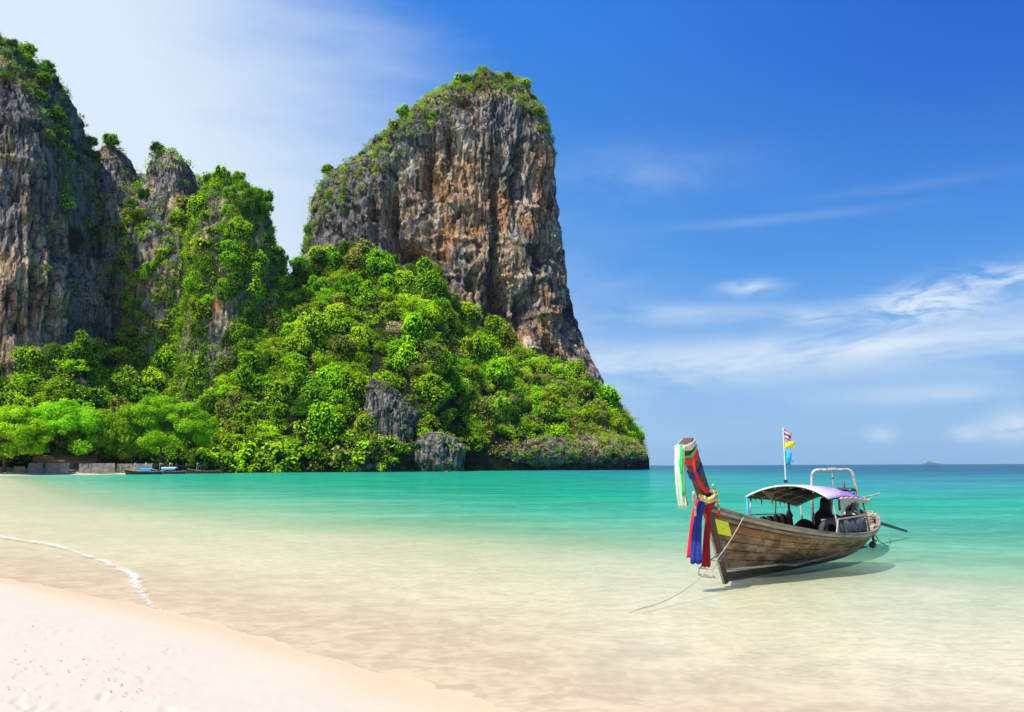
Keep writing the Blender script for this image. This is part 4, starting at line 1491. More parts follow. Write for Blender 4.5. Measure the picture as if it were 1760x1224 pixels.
m, t, out = new_mat('tyre_yellow')
tc = t.node('ShaderNodeTexCoord').outputs['Object']
sp = t.node('ShaderNodeSeparateXYZ')
t.l.new(tc, sp.inputs[0])
msk_ = t.math('MULTIPLY', t.ramp(t.noise(t.scale(tc, (2.2, 2.2, .7)), 3.5, 4, .6), .50, .58), t.ramp(sp.outputs[2], .02, -.16))
c = t.mix(msk_, t.mix(t.ramp(t.noise(tc, 9, 4), .4, .65), (.045, .048, .062), (.095, .098, .12)), (.62, .46, .06))
principled(t, out, c, .7)
M['tyre_paint'] = m
m, t, out = new_mat('patch_yellow')
tc = t.node('ShaderNodeTexCoord').outputs['Object']
c = t.mix(t.ramp(t.noise(t.scale(tc, (1, 1, 2)), 9, 6, .75), .58, .66), (.80, .86, .03), (.12, .09, .05))
principled(t, out, c, .7)
M['patch_yellow'] = m

# ------------------------------------------------------------------ the longtail boat
BL, BANG = 8.0, R(50)
boat = empty('longtail_boat', (3.876, 15.356, 0), BANG)
tag(boat, 'weathered wooden longtail boat with arched purple and white canopy moored in clear shallows', 'boat')


def sheer(q):
    return 0.52 + 0.84 * (1 - q) ** 3.2 + 0.26 * max(0, (q - .68) / .32) ** 2


def beam(q):
    q = min(1, max(0, q))
    return (1 - (1 - min(q / .50, 1)) ** 1.9) * .98 + .02 if q < .50 else 1.0 * (1 - .62 * ((q - .50) / .50) ** 2.4)


def hull(q, v, side, off=0.0):
    """q 0 bow .. 1 stern, v 0 keel .. 1 gunwale; side +1 far, -1 near; local metres"""
    q, v = min(max(q, 0.0), 1.0), min(max(v, 0.0), 1.0)
    zk = -0.03 - 0.08 * math.sin(math.pi * min(q, .9)) + 0.12 * max(0, (q - .72) / .28) ** 2
    zg = sheer(q)
    z = zk + (zg - zk) * v
    sx = -0.64 * (max(z + .10, 0) / 1.46) ** 1.05
    x = sx * (1 - q) ** 1.5 + q * (BL - 0.42 * (1 - v) ** 1.3)
    B = beam(q)
    full = 0.37 + 0.85 * (1 - q) ** 2.6            # V section forward, rounder amidships
    y = B * (v ** full) * (1 - 0.02 * (1 - v)) + off
    if q < .02:
        y = max(y * q / .02, 0.0) + off
    return Vector((x, side * max(y, 0), z))


# inner shell
ib = MB()
NQ = 44
for side in (1, -1):
    ib.sheet([[hull(i / NQ, v, side, -0.035) for i in range(NQ + 1)] for v in np.linspace(0.0, .985, 9)])
ib.build('inner_shell', M['dark_wood'], boat)
tr_ = MB()
rows_ = []
for v in np.linspace(0, 1, 8):
    a_, b_ = hull(1, v, 1, -.01), hull(1, v, -1, -.01)
    rows_.append([b_ + (a_ - b_) * k / 6 + Vector((0.16 * math.sin(math.pi * k / 6), 0, 0)) for k in range(7)])
tr_.sheet(rows_, .03)
tr_.build('transom', M['old_wood'], boat)
# strakes: seven a side, each in three lengths with staggered butts
for side in (-1, 1):
    NS = 7
    vv = [0.0, .17, .32, .46, .59, .72, .85, .985]
    for si in range(NS):
        cuts = [0.0, .30 + .09 * ((si * 2) % 3), .66 + .07 * ((si + 1) % 3), 1.0]
        for ci in range(3):
            a_, b_ = cuts[ci] + (.0012 if ci else 0), cuts[ci + 1] - (.0012 if ci < 2 else 0)
            pb = MB()
            nq = 14
            gap = 0.003
            rr_ = []
            prof = [(0, -.007), (.05, .002), (.5, .004), (.95, .002), (1, -.007)]
            for (fv, o_) in prof:
                v = vv[si] + gap + (vv[si + 1] - vv[si] - 2 * gap) * fv
                row = []
                for k in range(nq + 1):
                    q = a_ + (b_ - a_) * k / nq
                    w_ = .004 * math.sin(q * 21 + si * 1.7) + .003 * rnd.uniform(-1, 1)
                    row.append(hull(q, v + w_ * .5, side, o_ + .0022 * ((si * 7 + ci * 3) % 5)))
                rr_.append(row)
            pb.sheet(rr_ if side < 0 else [list(reversed(r_)) for r_ in rr_])
            pb.build('plank', M['hull_plank'], boat)
# gunwale cap and rub rails
for side, nm in ((-1, 'gunwale'), (1, 'gunwale')):
    for (v, o_, wy, wz, mt) in ((1.0, .025, .10, .045, 'old_wood'), (.965, .035, .05, .055, 'pale_wood'), (.88, .03, .035, .05, 'old_wood')):
        g_ = MB()
        pts = [hull(k / 40, v, side, o_) + Vector((0, 0, .02 if v == 1.0 else 0)) for k in range(41)]
        if v == .88:
            pts = pts[:30]
        for a_, b_ in zip(pts[:-1], pts[1:]):
            g_.beam(a_, b_ + (b_ - a_) * .04, wy, wz)
        g_.build('gunwale' if v == 1.0 else 'rub_rail', M[mt], boat)
# rounded cap over the stern
g_ = MB()
pts = [hull(1, 1, -1, .025), *[Vector((BL + .18 * math.sin(math.pi * k / 8) + .02, -math.cos(math.pi * k / 8) * .40, sheer(1) + .02)) for k in range(9)], hull(1, 1, 1, .025)]
g_.tube(pts, .055, 8)
g_.build('stern_cap', M['pale_wood'], boat, True)
# stem and prow: one tapering timber sweeping up and forward
pr = MB()
stem = [(0.03, -.05, .055, .10), (-.10, .20, .055, .11), (-.30, .62, .06, .13), (-.50, 1.02, .07, .17), (-.64, 1.36, .095, .27), (-.84, 1.66, .10, .25), (-1.03, 1.96, .105, .25), (-1.20, 2.22, .108, .255), (-1.36, 2.47, .112, .265)]
rws = []
for i, (x, z, hy_, hx_) in enumerate(stem):
    j, k = max(i - 1, 0), min(i + 1, len(stem) - 1)
    d = Vector((stem[k][0] - stem[j][0], 0, stem[k][1] - stem[j][1])).normalized()
    n_v = Vector((d.z, 0, -d.x))
    c_ = Vector((x, 0, z))
    f_ = 0.25
    ring = [c_ - n_v * hx_ * f_ + Vector((0, -hy_ * .55, 0)), c_ - n_v * hx_ * f_ + Vector((0, hy_ * .55, 0)), c_ + n_v * hx_ * .25 + Vector((0, hy_, 0)), c_ + n_v * hx_ * .75 + Vector((0, hy_ * .9, 0)),
            c_ + n_v * hx_ * .75 + Vector((0, -hy_ * .9, 0)), c_ + n_v * hx_ * .25 + Vector((0, -hy_, 0))]
    rws.append(ring + [ring[0]])
pr.sheet(rws)
pr.add([rws[-1][k] for k in range(6)], [(0, 1, 2, 3, 4, 5)])
pr.build('prow', M['prow_wood'], boat)
sb = MB()                                                 # pale outer edge of the stem
for (a_, b_) in zip(stem[:-1], stem[1:]):
    if a_[1] < 2.2:
        sb.beam((a_[0] - .055, 0, a_[1]), (b_[0] - .055, 0, b_[1]), .035, .03)
sb.build('stem_batten', M['pale_wood'], boat)
# yellow painted patch near the bow
pp_ = MB()
pp_.sheet([[hull(.001 + .044 * k / 6 + .008 * (1 - j / 4), .66 + .205 * j / 4, -1, .018) for k in range(7)] for j in range(5)])
pp_.build('painted_patch', M['patch_yellow'], boat)
# thwarts, deck boards
for i, q in enumerate((.16, .25, .36, .48, .60, .72, .86)):
    b_ = MB()
    h_ = hull(q, .86, 1, -.05)
    b_.box((h_.x, 0, h_.z), (.16, 2 * h_.y, .035))
    b_.build('thwart', M['old_wood'], boat)
for k in range(6):
    b_ = MB()
    y_ = -.55 + .22 * k
    b_.box((4.0, y_, .16), (4.6, .20, .025))
    b_.build('deck_board', M['old_wood'], boat)
# foredeck
b_ = MB()
b_.sheet([[hull(.02 + .10 * k / 5, .93, sd_ * 1.0, -.04) for k in range(6)] for sd_ in (-1, -.5, 0, .5, 1)], .02)
b_.build('foredeck', M['old_wood'], boat)

# canopy: arched across the boat on poles
CX0, CX1 = 3.35, 6.0


def cano(x, f):
    """f 0 near eave .. 1 far eave"""
    a = f * 2 - 1
    k = (x - CX0) / (CX1 - CX0)
    y = a * ((1.02 if a > 0 else .82) - .10 * k)
    z = 1.655 + .06 * math.sin(k * 3) - .02 * k - .27 * abs(a) ** 2.1 + .012 * math.sin(x * 5.3) * (1 - a * a)
    return Vector((x - .10 * (1 - a * a) * 0, y, z - .10 * max(0, -a) ** 2 * k * .5 - .24 * k * max(0, a) - .15 * k * (1 - a * a) - .02 * k))


cb = MB()
cb.sheet([[cano(CX0 + (CX1 - CX0) * i / 16, f / 16) for i in range(17)] for f in range(17)], .012)
can = cb.build('canopy', M['canopy_top'], boat, True)
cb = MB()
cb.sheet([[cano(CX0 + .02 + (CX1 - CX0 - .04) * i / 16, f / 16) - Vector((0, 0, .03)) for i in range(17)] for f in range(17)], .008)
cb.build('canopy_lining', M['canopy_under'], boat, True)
for i in range(5):
    x = CX0 + (CX1 - CX0) * i / 4
    rb = MB()
    rb.tube([cano(x, f / 14) - Vector((0, 0, .05 if i else -.005)) for f in range(15)], .016 if i else .022, 6)
    rb.build('canopy_hoop', M['white_paint'] if i == 0 else M['pale_wood'], boat, True)
for f in (.08, .2, .33, .5, .67, .8, .92):
    rb = MB()
    rb.tube([cano(CX0 + (CX1 - CX0) * i / 4, f) - Vector((0, 0, .045)) for i in range(5)], .011, 5)
    rb.build('canopy_batten', M['pale_wood'], boat)
# tattered edge hanging on the far side and a torn corner
b_ = MB()
for i in range(22):
    x = CX0 + .1 + i * .11
    e0 = cano(x, .985)
    d_ = rnd.uniform(.03, .12) + (.12 if i in (5, 14) else 0)
    b_.add([e0, cano(x + .11, .985), cano(x + .06, .985) - Vector((0, 0, d_))], [(0, 1, 2)])
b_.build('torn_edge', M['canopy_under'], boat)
b_ = MB()
e0 = cano(CX0 + .25, .86) - Vector((0, 0, .03))
b_.sheet([[e0, e0 + Vector((.05, -.26, .03))], [e0 + Vector((.05, -.13, -.12)), e0 + Vector((.05, -.2, -.12))], [e0 + Vector((.04, -.19, -.27)), e0 + Vector((.04, -.20, -.27))]], .004)
b_.build('hanging_flap', M['old_wood'], boat)
b_ = MB()                                                 # sagging black sheet under the canopy
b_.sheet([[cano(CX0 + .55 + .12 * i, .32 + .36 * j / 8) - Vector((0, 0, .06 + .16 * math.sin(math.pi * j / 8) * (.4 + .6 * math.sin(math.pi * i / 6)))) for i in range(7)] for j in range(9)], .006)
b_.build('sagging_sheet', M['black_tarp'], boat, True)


def gun(x, side, off=-.03, dz=0.0):
    q = x / BL
    p_ = hull(q, 1, side, off)
    return Vector((p_.x, p_.y, p_.z + dz))


def post(x, f, side, mat, r=.018, top=None, name='post', foot=None):
    c_ = cano(x, f) - Vector((0, 0, .03))
    g0 = gun(x, side) if side else Vector((x, c_.y, .2))
    if foot is not None:
        g0 = Vector(foot)
    b_ = MB()
    b_.tube([g0 - Vector((0, 0, .06)), g0.lerp(c_, .5) + Vector((rnd.uniform(-.01, .01), 0, 0)), c_], r, 7)
    return b_.build(name, M[mat], boat, True)


post(CX0 + .02, .995, 1, 'blue_paint', .032)
post(CX0 + .10, .965, 1, 'pole_grey', .020)
post(CX0 + 1.45, .98, 1, 'pole_grey', .017)
post(CX0 + 2.85, .98, 1, 'pole_grey', .022)
post(CX0 + .25, .015, -1, 'pole_grey', .020)
post(CX0 + 1.9, .015, -1, 'pole_grey', .018)
post(CX1 - .1, .015, -1, 'pole_grey', .018)
post(CX1 - .15, .5, 0, 'pole_grey', .02)
# far side rail
b_ = MB()
b_.tube([gun(3.4, 1, -.03, .33), gun(4.6, 1, -.03, .38), gun(5.2, 1, -.03, .38)], .014, 6)
b_.build('side_rail', M['pole_grey'], boat)
# scalloped cloth at the near eave
b_ = MB()
rr_ = []
for j in range(5):
    row = []
    for i in range(25):
        x = CX0 + .72 + (CX1 - CX0 - .55) * i / 24
        e0 = cano(min(x, CX1), .0)
        dpt_ = .10 + .02 * math.sin(i * 1.9) + (.24 * max(0, 1 - i / 9) ** 1.0 if i < 12 else 0)
        row.append(Vector((x, e0.y - .02 + .02 * math.sin(i * 2.1), e0.z - .03 - dpt_ * j / 4 - .02 * j / 4 * math.sin(i * .9))))
    rr_.append(row)
b_.sheet(rr_, .004)
b_.build('eave_cloth', M['canvas'], boat, True)
b_ = MB()
b_.tube([Vector((CX0 + .7 + .1 * i, cano(CX0 + .7 + .1 * min(i, 21), 0).y - .03, cano(min(CX0 + .7 + .1 * i, CX1), 0).z - .045 + .012 * math.sin(i * 1.7))) for i in range(24)], .026, 7)
b_.build('rolled_cloth', M['garland_pink'], boat, True)
# metal pipe gate standing behind the canopy
F1, F2 = Vector((6.3, .62, .55)), Vector((7.08, -.24, .52))
b_ = MB()
zt_ = 1.97
pts = [F1, F1 + Vector((0, 0, .8)), Vector((F1.x + .02, F1.y - .02, zt_ - .16))]
A_, B_ = Vector((F1.x + .02, F1.y - .02, zt_)), Vector((F2.x - .06, F2.y + .06, zt_ + .01))
dAB = (B_ - A_).normalized()
for k in range(1, 5):
    a_ = k / 4 * math.pi / 2
    pts.append(A_ + dAB * (.16 * (1 - math.cos(a_))) + Vector((0, 0, -.16 + .16 * math.sin(a_))))
pts.append(A_.lerp(B_, .5) + Vector((0, 0, -.01)))
for k in range(0, 5):
    a_ = k / 4 * math.pi / 2
    pts.append(B_ - dAB * (.16 * (1 - math.sin(a_))) + Vector((0, 0, -.16 + .16 * math.cos(a_))))
pts += [F2 + Vector((0, 0, .9)), F2]
b_.tube(pts, .034, 10)
b_.build('pipe_gate', M['pipe'], boat, True)
b_ = MB()
mm_ = A_.lerp(B_, .5)
b_.tube([mm_ + Vector((0, 0, -.02)), mm_ + Vector((.01, 0, -.6))], .012, 5)
b_.build('hanging_line', M['rope'], boat)
for dd in (-.07, .0, .05):
    b_ = MB()
    c_ = mm_ + dAB * dd
    b_.tube([c_ - dAB * .02, c_ + dAB * .02], .046, 8)
    b_.build('lashing', M['rope'], boat)
b_ = MB()
b_.sphere(mm_ + Vector((0, 0, -.20)), .03, 7, 5)
b_.build('knot', M['rope_red'], boat, True)
b_ = MB()
b_.tube([F1 + Vector((.03, 0, .5)), F1 + Vector((-.03, -.03, .38)), F1 + Vector((.035, -.02, .24)), F1 + Vector((-.02, 0, .1))], .018, 5)
b_.build('lashing', M['rope_dark'], boat)
b_ = MB()
b_.tube([F1 + Vector((0, 0, .78)), F1 + Vector((.25, -.28, .76)), F1 + Vector((.42, -.48, .74))], .02, 6)
b_.build('cross_bar', M['engine_metal'], boat)
# near side rail cage
zr = .96
RX0, RX1 = 3.5, 5.55
b_ = MB()
b_.tube([gun(RX0, -1, -.05, 0), Vector((RX0, gun(RX0, -1, -.05).y, zr))], .018, 6)
b_.build('rail_post', M['pole_grey'], boat)
b_ = MB()
b_.tube([gun(RX1, -1, -.05, 0), Vector((RX1, gun(RX1, -1, -.05).y, zr))], .018, 6)
b_.build('rail_post', M['pole_grey'], boat)
for nm, z_ in (('cage_rail', zr), ('cage_rail', zr - .03)):
    b_ = MB()
    pts = [Vector((RX0 + (RX1 - RX0) * k / 6, gun(RX0 + (RX1 - RX0) * k / 6, -1, -.05).y + (.0 if z_ == zr else .34), z_)) for k in range(7)]
    b_.tube(pts, .018, 6)
    b_.build(nm, M['pole_grey'], boat)
# near front post of the cage (goes up to the canopy)
# blocks and board in the bow half
b_ = MB()
b_.beam((5.1, .70, .50), (6.1, .66, .53), .12, .08)
b_.build('side_board', M['pale_wood'], boat)
b_ = MB()
b_.beam((6.9, -.58, .56), (7.7, -.45, .60), .10, .07)
b_.build('side_board', M['pale_wood'], boat)

# long propeller shaft and engine: one machine lying on the stern
def loc2w(p_):
    return boat.matrix_basis @ Vector(p_)


boat.matrix_basis  # noqa
MBt = Matrix.Translation(boat.location) @ Matrix.Rotation(BANG, 4, 'Z')


def on_boat(name, label, cat, group=None, p=(0, 0, 0)):
    """a separate thing resting on the boat, sharing its axes"""
    e_ = empty(name, MBt @ Vector(p), BANG)
    tag(e_, label, cat, group)
    return e_


eng = on_boat('longtail_engine', 'black longtail engine with a long propeller shaft over the stern', 'engine', p=(6.95, -.05, .82))
b_ = MB()
b_.box((0, 0, .30), (.50, .34, .30))
b_.box((-.05, 0, .50), (.34, .28, .14))
b_.tube([(-.34, 0, .30), (-.24, 0, .30)], .14, 10)
b_.build('engine_block', M['engine_metal'], eng)
b_ = MB()
b_.tube([(.05, .16, .48), (.05, .26, .50), (.28, .27, .50)], .045, 8)
b_.build('exhaust', M['engine_metal'], eng, True)
b_ = MB()
b_.box((-.02, -.0, .66), (.42, .36, .05), Quaternion((0, 1, 0), .12).to_matrix())
b_.build('engine_cover', M['rubber'], eng)
b_ = MB()
b_.tube([(.12, .1, .60), (.10, .12, .86)], .022, 6)
b_.build('stick', M['rope_red'], eng)
b_ = MB()
_d = MBt.inverted() @ Vector(atz(1558, 913, .20)) - Vector((6.95, -.05, .82))
b_.tube([(.22, 0, .26), _d * .45 + Vector((0, 0, .03)), _d], [.06, .05, .035], 8)
b_.build('shaft', M['engine_metal'], eng, True)
b_ = MB()
b_.tube([(.25, .0, .12), _d * .5 + Vector((0, 0, -.05))], .022, 6)
b_.build('shaft_brace', M['engine_metal'], eng)
b_ = MB()
b_.tube([(-.2, -.05, .42), (-.5, -.2, .62), (-.66, -.26, .68)], .018, 6)
b_.build('tiller', M['pole_grey'], eng)
b_ = MB()
b_.tube([(.1, -.14, .30), (.0, -.34, .46), (.52, -.62, .56)], .022, 6)
b_.build('handlebar', M['pole_grey'], eng)
b_ = MB()
b_.beam((.0, 0, -.50), (.0, 0, .16), .12, .12)
b_.build('engine_mount', M['old_wood'], eng)

# black gear under the canopy
def lump(parent, name, mat, lobes):
    """one soft bundle: overlapping lobes merged into a single skin"""
    mbd = bpy.data.metaballs.new(name)
    mbd.resolution = .05
    mbd.render_resolution = .05
    for (c_, r_) in lobes:
        el = mbd.elements.new()
        el.co = c_
        el.radius = r_ * 1.55
    ob = bpy.data.objects.new('tmp_' + name, mbd)
    col.objects.link(ob)
    dg = bpy.context.evaluated_depsgraph_get()
    dg.update()
    me = bpy.data.meshes.new_from_object(ob.evaluated_get(dg))
    bpy.data.objects.remove(ob)
    me.materials.clear()
    me.polygons.foreach_set('use_smooth', [True] * len(me.polygons))
    return link(name, me, M[mat], parent)


e_ = on_boat('covered_bundle', 'tall bundle wrapped in black tarpaulin under the rear of the canopy', 'bundle', p=(5.3, -.05, .10))
lump(e_, 'wrap', 'black_tarp', [((0, 0, .15), .30), ((-.02, .02, .45), .27), ((.02, 0, .70), .24), ((-.05, .08, .78), .17), ((-.02, 0, 1.0), .13), ((0, 0, 1.14), .13), ((.34, -.1, .66), .20), ((.5, -.14, .58), .17), ((.3, -.1, .35), .24)])
e_ = on_boat('black_bag', 'low black bag lying amidships beside the side rail', 'bag', p=(5.0, .35, .60))
lump(e_, 'bag_skin', 'black_tarp', [((0, 0, .05), .22), ((.28, .05, .03), .20), ((-.22, .02, .02), .17), ((.46, .1, .0), .14)])
e_ = on_boat('life_jacket_bundle', 'row of brown and black life jackets hanging on the far side rail', 'life jackets', p=(3.7, .86, .74))
for k in range(9):
    b_ = MB()
    x_ = .05 + .19 * k
    b_.sphere((x_, .0 + .02 * (k % 2), .04), .13, 8, 6, (.72, .6, 1.25))
    b_.build('life_jacket', M['leaf_brown'] if k % 2 == 0 else M['black_tarp'], e_, True)
e_ = on_boat('wrapped_post', 'thick canopy post wrapped in brown cloth', 'post', p=(5.1, .72, .35))
b_ = MB()
b_.tube([(0, 0, 0), (-.01, 0, .28), (-.02, 0, .50), (-.03, 0, .54), (-.05, 0, .64), (-.05, 0, .68), (-.05, 0, .86)], [.085, .08, .06, .085, .05, .03, .025], 9)
b_.build('cloth_wrap', M['prow_wood'], e_, True)

# tyres standing along the near side
def tyre(name, p, label, wid, rad, mat, rz):
    e_ = on_boat(name, label, 'tyre', 'old tyres standing in the rail cage', p)
    e_.rotation_euler = (0, 0, BANG + rz)
    b_ = MB()
    n = 30
    prof = [(-.5, .60), (-.5, .86), (-.44, .97), (-.2, 1.0), (.2, 1.0), (.44, .97), (.5, .86), (.5, .60), (.42, .55), (-.42, .55)]
    v, f = [], []
    for k in range(n):
        a = 2 * math.pi * k / n
        for (x, r_) in prof:
            v.append((x * wid, math.cos(a) * r_ * rad, math.sin(a) * r_ * rad))
    m_ = len(prof)
    for k in range(n):
        for j in range(m_):
            f.append((k * m_ + j, k * m_ + (j + 1) % m_, ((k + 1) % n) * m_ + (j + 1) % m_, ((k + 1) % n) * m_ + j))
    b_.add(v, f)
    b_.build('carcass', M[mat], e_, True)
    for k in range(5):
        x0 = (-.36 + .18 * k) * wid
        b2 = MB()
        v, f = [], []
        for i in range(n):
            a = 2 * math.pi * i / n
            for (x, r_) in ((x0 - .05 * wid, .99), (x0 - .035 * wid, 1.045), (x0 + .035 * wid, 1.045), (x0 + .05 * wid, .99)):
                v.append((x, math.cos(a) * r_ * rad, math.sin(a) * r_ * rad))
        for i in range(n):
            for j in range(3):
                f.append((i * 4 + j, i * 4 + j + 1, ((i + 1) % n) * 4 + j + 1, ((i + 1) % n) * 4 + j))
        b2.add(v, f)
        b2.build('tread_rib', M[mat], e_, True)
    return e_


tyre('tyre', (3.86, -.66, .70), 'front tyre of the row with its open hole showing', .30, .24, 'rubber', .25)
tyre('tyre', (4.40, -.68, .70), 'middle tyre of the row splashed with yellow paint', .62, .25, 'tyre_paint', .0)
tyre('tyre', (5.10, -.68, .70), 'rear tyre of the row nearest the stern', .62, .25, 'tyre_paint', -.06)

# flag pole and flags
e_ = on_boat('flag_pole', 'thin white pole standing on the canopy with three flags', 'flagpole', p=(3.42, .12, 1.74))
b_ = MB()
b_.tube([(0, 0, -.02), (0, 0, 1.18)], .013, 6)
b_.build('pole', M['white_paint'], e_)
b_ = MB()
b_.tube([(0, 0, -.03), (0, 0, .03)], .045, 8)
b_.build('pole_foot', M['engine_metal'], e_)


def flagthing(name, label, z0, z1, stripes, wdt, droop, dirx=(.42, -.9)):
    e2 = on_boat(name, label, 'flag', p=(3.42, .12, 1.74))
    n = len(stripes)
    tot = sum(h for _, h in stripes)
    f0 = 0
    for (mt, h) in stripes:
        b_ = MB()
        rows_ = []
        for j in range(3):
            fv = (f0 + h * j / 2) / tot
            row = []
            for i in range(7):
                s_ = i / 6
                x_ = dirx[0] * wdt * s_
                y_ = dirx[1] * wdt * s_
                row.append(Vector((x_ + .015 * math.sin(s_ * 7 + fv * 2), y_ + .02 * math.sin(s_ * 6 + fv * 3), z1 - (z1 - z0) * fv * (1 - .25 * s_) - droop * s_)))
            rows_.append(row)
        b_.sheet(rows_, .002)
        b_.build('stripe' if n > 1 else 'cloth', M[mt], e2, True)
        f0 += h
    return e2


flagthing('striped_flag', 'small red, white and violet striped flag near the top of the pole', .94, 1.16, [('cloth_red', 1), ('cloth_white', 1), ('cloth_violet', 2), ('cloth_white', 1), ('cloth_red', 1)], .17, .13)
flagthing('yellow_flag', 'small yellow flag flapping below the striped flag', .72, .88, [('cloth_yellow', 1)], .24, .02, (.5, -.85))
e2 = flagthing('blue_flag', 'narrow sky blue flag hanging lowest on the pole', .34, .70, [('cloth_sky', 1)], .15, .08)
for k_, (zz0, xx0) in enumerate(((.46, .03), (.43, .06), (.40, .03))):
    b_ = MB()
    b_.beam((xx0 + .012, -.03 - xx0, zz0 + .02), (xx0 + .045, -.09 - xx0, zz0 - .005), .004, .012)
    b_.build('printed_mark', M['cloth_blue'], e2)

# ---- cloths and garlands tied to the prow
def strip(name, label, mat, pts, w0, w1, fold=.02, seed=0, cat='ribbon', group=None, wdir=(0, -1, 0), parent=None, nc=9):
    """a cloth strip hanging along pts; widths grow from w0 to w1, with vertical folds"""
    r2 = random.Random(seed)
    if parent is None:
        e2 = on_boat(name, label, cat, group, p=pts[0])
        off = Vector(pts[0])
    else:
        e2, off = parent
    wd = Vector(wdir).normalized()
    rows_ = []
    n = 14
    P_ = [Vector(p_) - off for p_ in pts]
    ph = r2.uniform(0, 6)
    nrm = wd.cross(Vector((0, 0, 1)))
    if nrm.length < .1:
        nrm = Vector((1, 0, 0))
    nrm.normalize()
    for i in range(n + 1):
        s_ = i / n * (len(P_) - 1)
        k = min(int(s_), len(P_) - 2)
        c_ = P_[k].lerp(P_[k + 1], s_ - k)
        w_ = w0 + (w1 - w0) * (i / n)
        row = []
        for j in range(nc):
            a_ = j / (nc - 1) - .5
            zz_ = -.03 * abs(math.sin(j * 2.3 + seed)) if i == n else 0
            row.append(c_ + wd * (a_ * w_) + nrm * (fold * (0.3 + i / n) * math.sin(a_ * 15 + ph + .5 * math.sin(i * .6))) + Vector((0, 0, zz_)))
        rows_.append(row)
    b_ = MB()
    b_.sheet(rows_, .003)
    o_ = b_.build('cloth', M[mat], e2, True)
    return e2, off


WD = (.35, -.93, 0)
s1 = strip('prow_scarf', 'pale mint and green scarf hanging from the tip of the prow', 'cloth_mint', [(-1.52, 0, 2.44), (-1.56, 0, 2.0), (-1.50, .02, 1.62), (-1.44, .02, 1.38)], .17, .15, .018, 1, 'scarf', wdir=WD)
strip('g', '', 'cloth_green', [(-1.55, -.05, 2.46), (-1.58, -.05, 2.2), (-1.54, -.04, 1.9), (-1.50, -.03, 1.6)], .045, .05, .010, 2, parent=s1, wdir=WD, nc=5)
strip('g', '', 'cloth_green', [(-1.55, -.03, 2.20), (-1.58, -.04, 2.12), (-1.56, -.04, 1.98)], .08, .05, .010, 5, parent=s1, wdir=WD, nc=5)
strip('hanging_ribbon', 'long narrow red sash hanging beside the mint scarf', 'cloth_red', [(-1.42, -.02, 2.16), (-1.44, .0, 1.8), (-1.38, .03, 1.58), (-1.32, .05, 1.42)], .03, .12, .010, 3, 'sash', wdir=WD)
strip('hanging_ribbon', 'broad red sash hanging at the outer side below the prow knot', 'cloth_red', [(-.90, .04, 1.52), (-.98, .06, 1.1), (-1.00, .07, .75), (-1.0, .07, .50)], .07, .26, .022, 4, 'sash', wdir=WD)
strip('hanging_ribbon', 'long blue sash hanging in the middle below the prow knot', 'cloth_blue', [(-.92, -.10, 1.56), (-1.06, -.05, 1.15), (-1.10, -.03, .75), (-1.10, -.02, .42)], .12, .21, .022, 6, 'sash', wdir=WD)
strip('hanging_ribbon', 'dark crimson sash hanging behind the blue one at the stem', 'cloth_crimson', [(-.72, -.08, 1.45), (-.74, -.08, 1.1), (-.78, -.06, .7), (-.82, -.06, .34)], .06, .16, .015, 7, 'sash', wdir=WD)


def band(name, label, mat, z, dz, tilt=.0, cat='ribbon', rad=1.12, h=.10):
    """cloth wound round the prow timber at height z"""
    i = max(k for k in range(len(stem)) if stem[k][1] <= z)
    i = min(i, len(stem) - 2)
    f_ = (z - stem[i][1]) / (stem[i + 1][1] - stem[i][1])
    x = stem[i][0] * (1 - f_) + stem[i + 1][0] * f_
    hy_ = stem[i][2] * (1 - f_) + stem[i + 1][2] * f_
    hx_ = stem[i][3] * (1 - f_) + stem[i + 1][3] * f_
    d = Vector((stem[i + 1][0] - stem[i][0], 0, stem[i + 1][1] - stem[i][1])).normalized()
    n_v = Vector((d.z, 0, -d.x))
    e2 = on_boat(name, label, cat, p=(x, 0, z))
    b_ = MB()
    rows_ = []
    for j in range(4):
        s_ = (j / 3 - .5) * h
        row = []
        for k in range(13):
            a_ = 2 * math.pi * k / 12
            cx_, cy_ = math.cos(a_), math.sin(a_)
            px_ = n_v * (hx_ * (.25 + .55 * (abs(cx_) ** .6) * (1 if cx_ > 0 else -1)) * rad)
            row.append(px_ + Vector((0, hy_ * rad * 1.05 * (abs(cy_) ** .6) * (1 if cy_ > 0 else -1), 0)) + d * (s_ + tilt * cx_ + .008 * math.sin(k * 2.2 + j)))
        rows_.append(row)
    b_.sheet(rows_, .006)
    b_.build('cloth', M[mat], e2, True)
    return e2


band('prow_wrap', 'white cloth cap wrapped over the very tip of the prow', 'cloth_cream', 2.42, 0, -.03, 'cloth wrap', 1.14, .12)
band('prow_wrap', 'green ribbon slanting just under the white prow cap', 'cloth_green', 2.33, 0, .055, 'ribbon', 1.18, .05)
band('prow_wrap', 'wide bright red band round the upper prow', 'cloth_red', 2.24, 0, .05, 'ribbon', 1.12, .13)
band('prow_wrap', 'dark blue band round the middle of the prow', 'cloth_blue', 1.98, 0, .05, 'ribbon', 1.10, .12)
band('prow_wrap', 'crimson cloth bound round the foot of the prow', 'cloth_crimson', 1.40, 0, .03, 'ribbon', 1.28, .18)
band('prow_wrap', 'bright blue ribbon knotted at the foot of the prow', 'cloth_sky', 1.50, 0, .03, 'ribbon', 1.34, .06)
e2 = on_boat('hanging_ribbon', 'red sash sweeping diagonally across the prow down to a small flower', 'sash', p=(-1.28, -.13, 2.18))
b_ = MB()
pts = [Vector((-1.33, -.14, 2.16)), Vector((-1.27, -.155, 1.96)), Vector((-1.13, -.16, 1.78)), Vector((-.95, -.16, 1.67)), Vector((-.78, -.15, 1.655))]
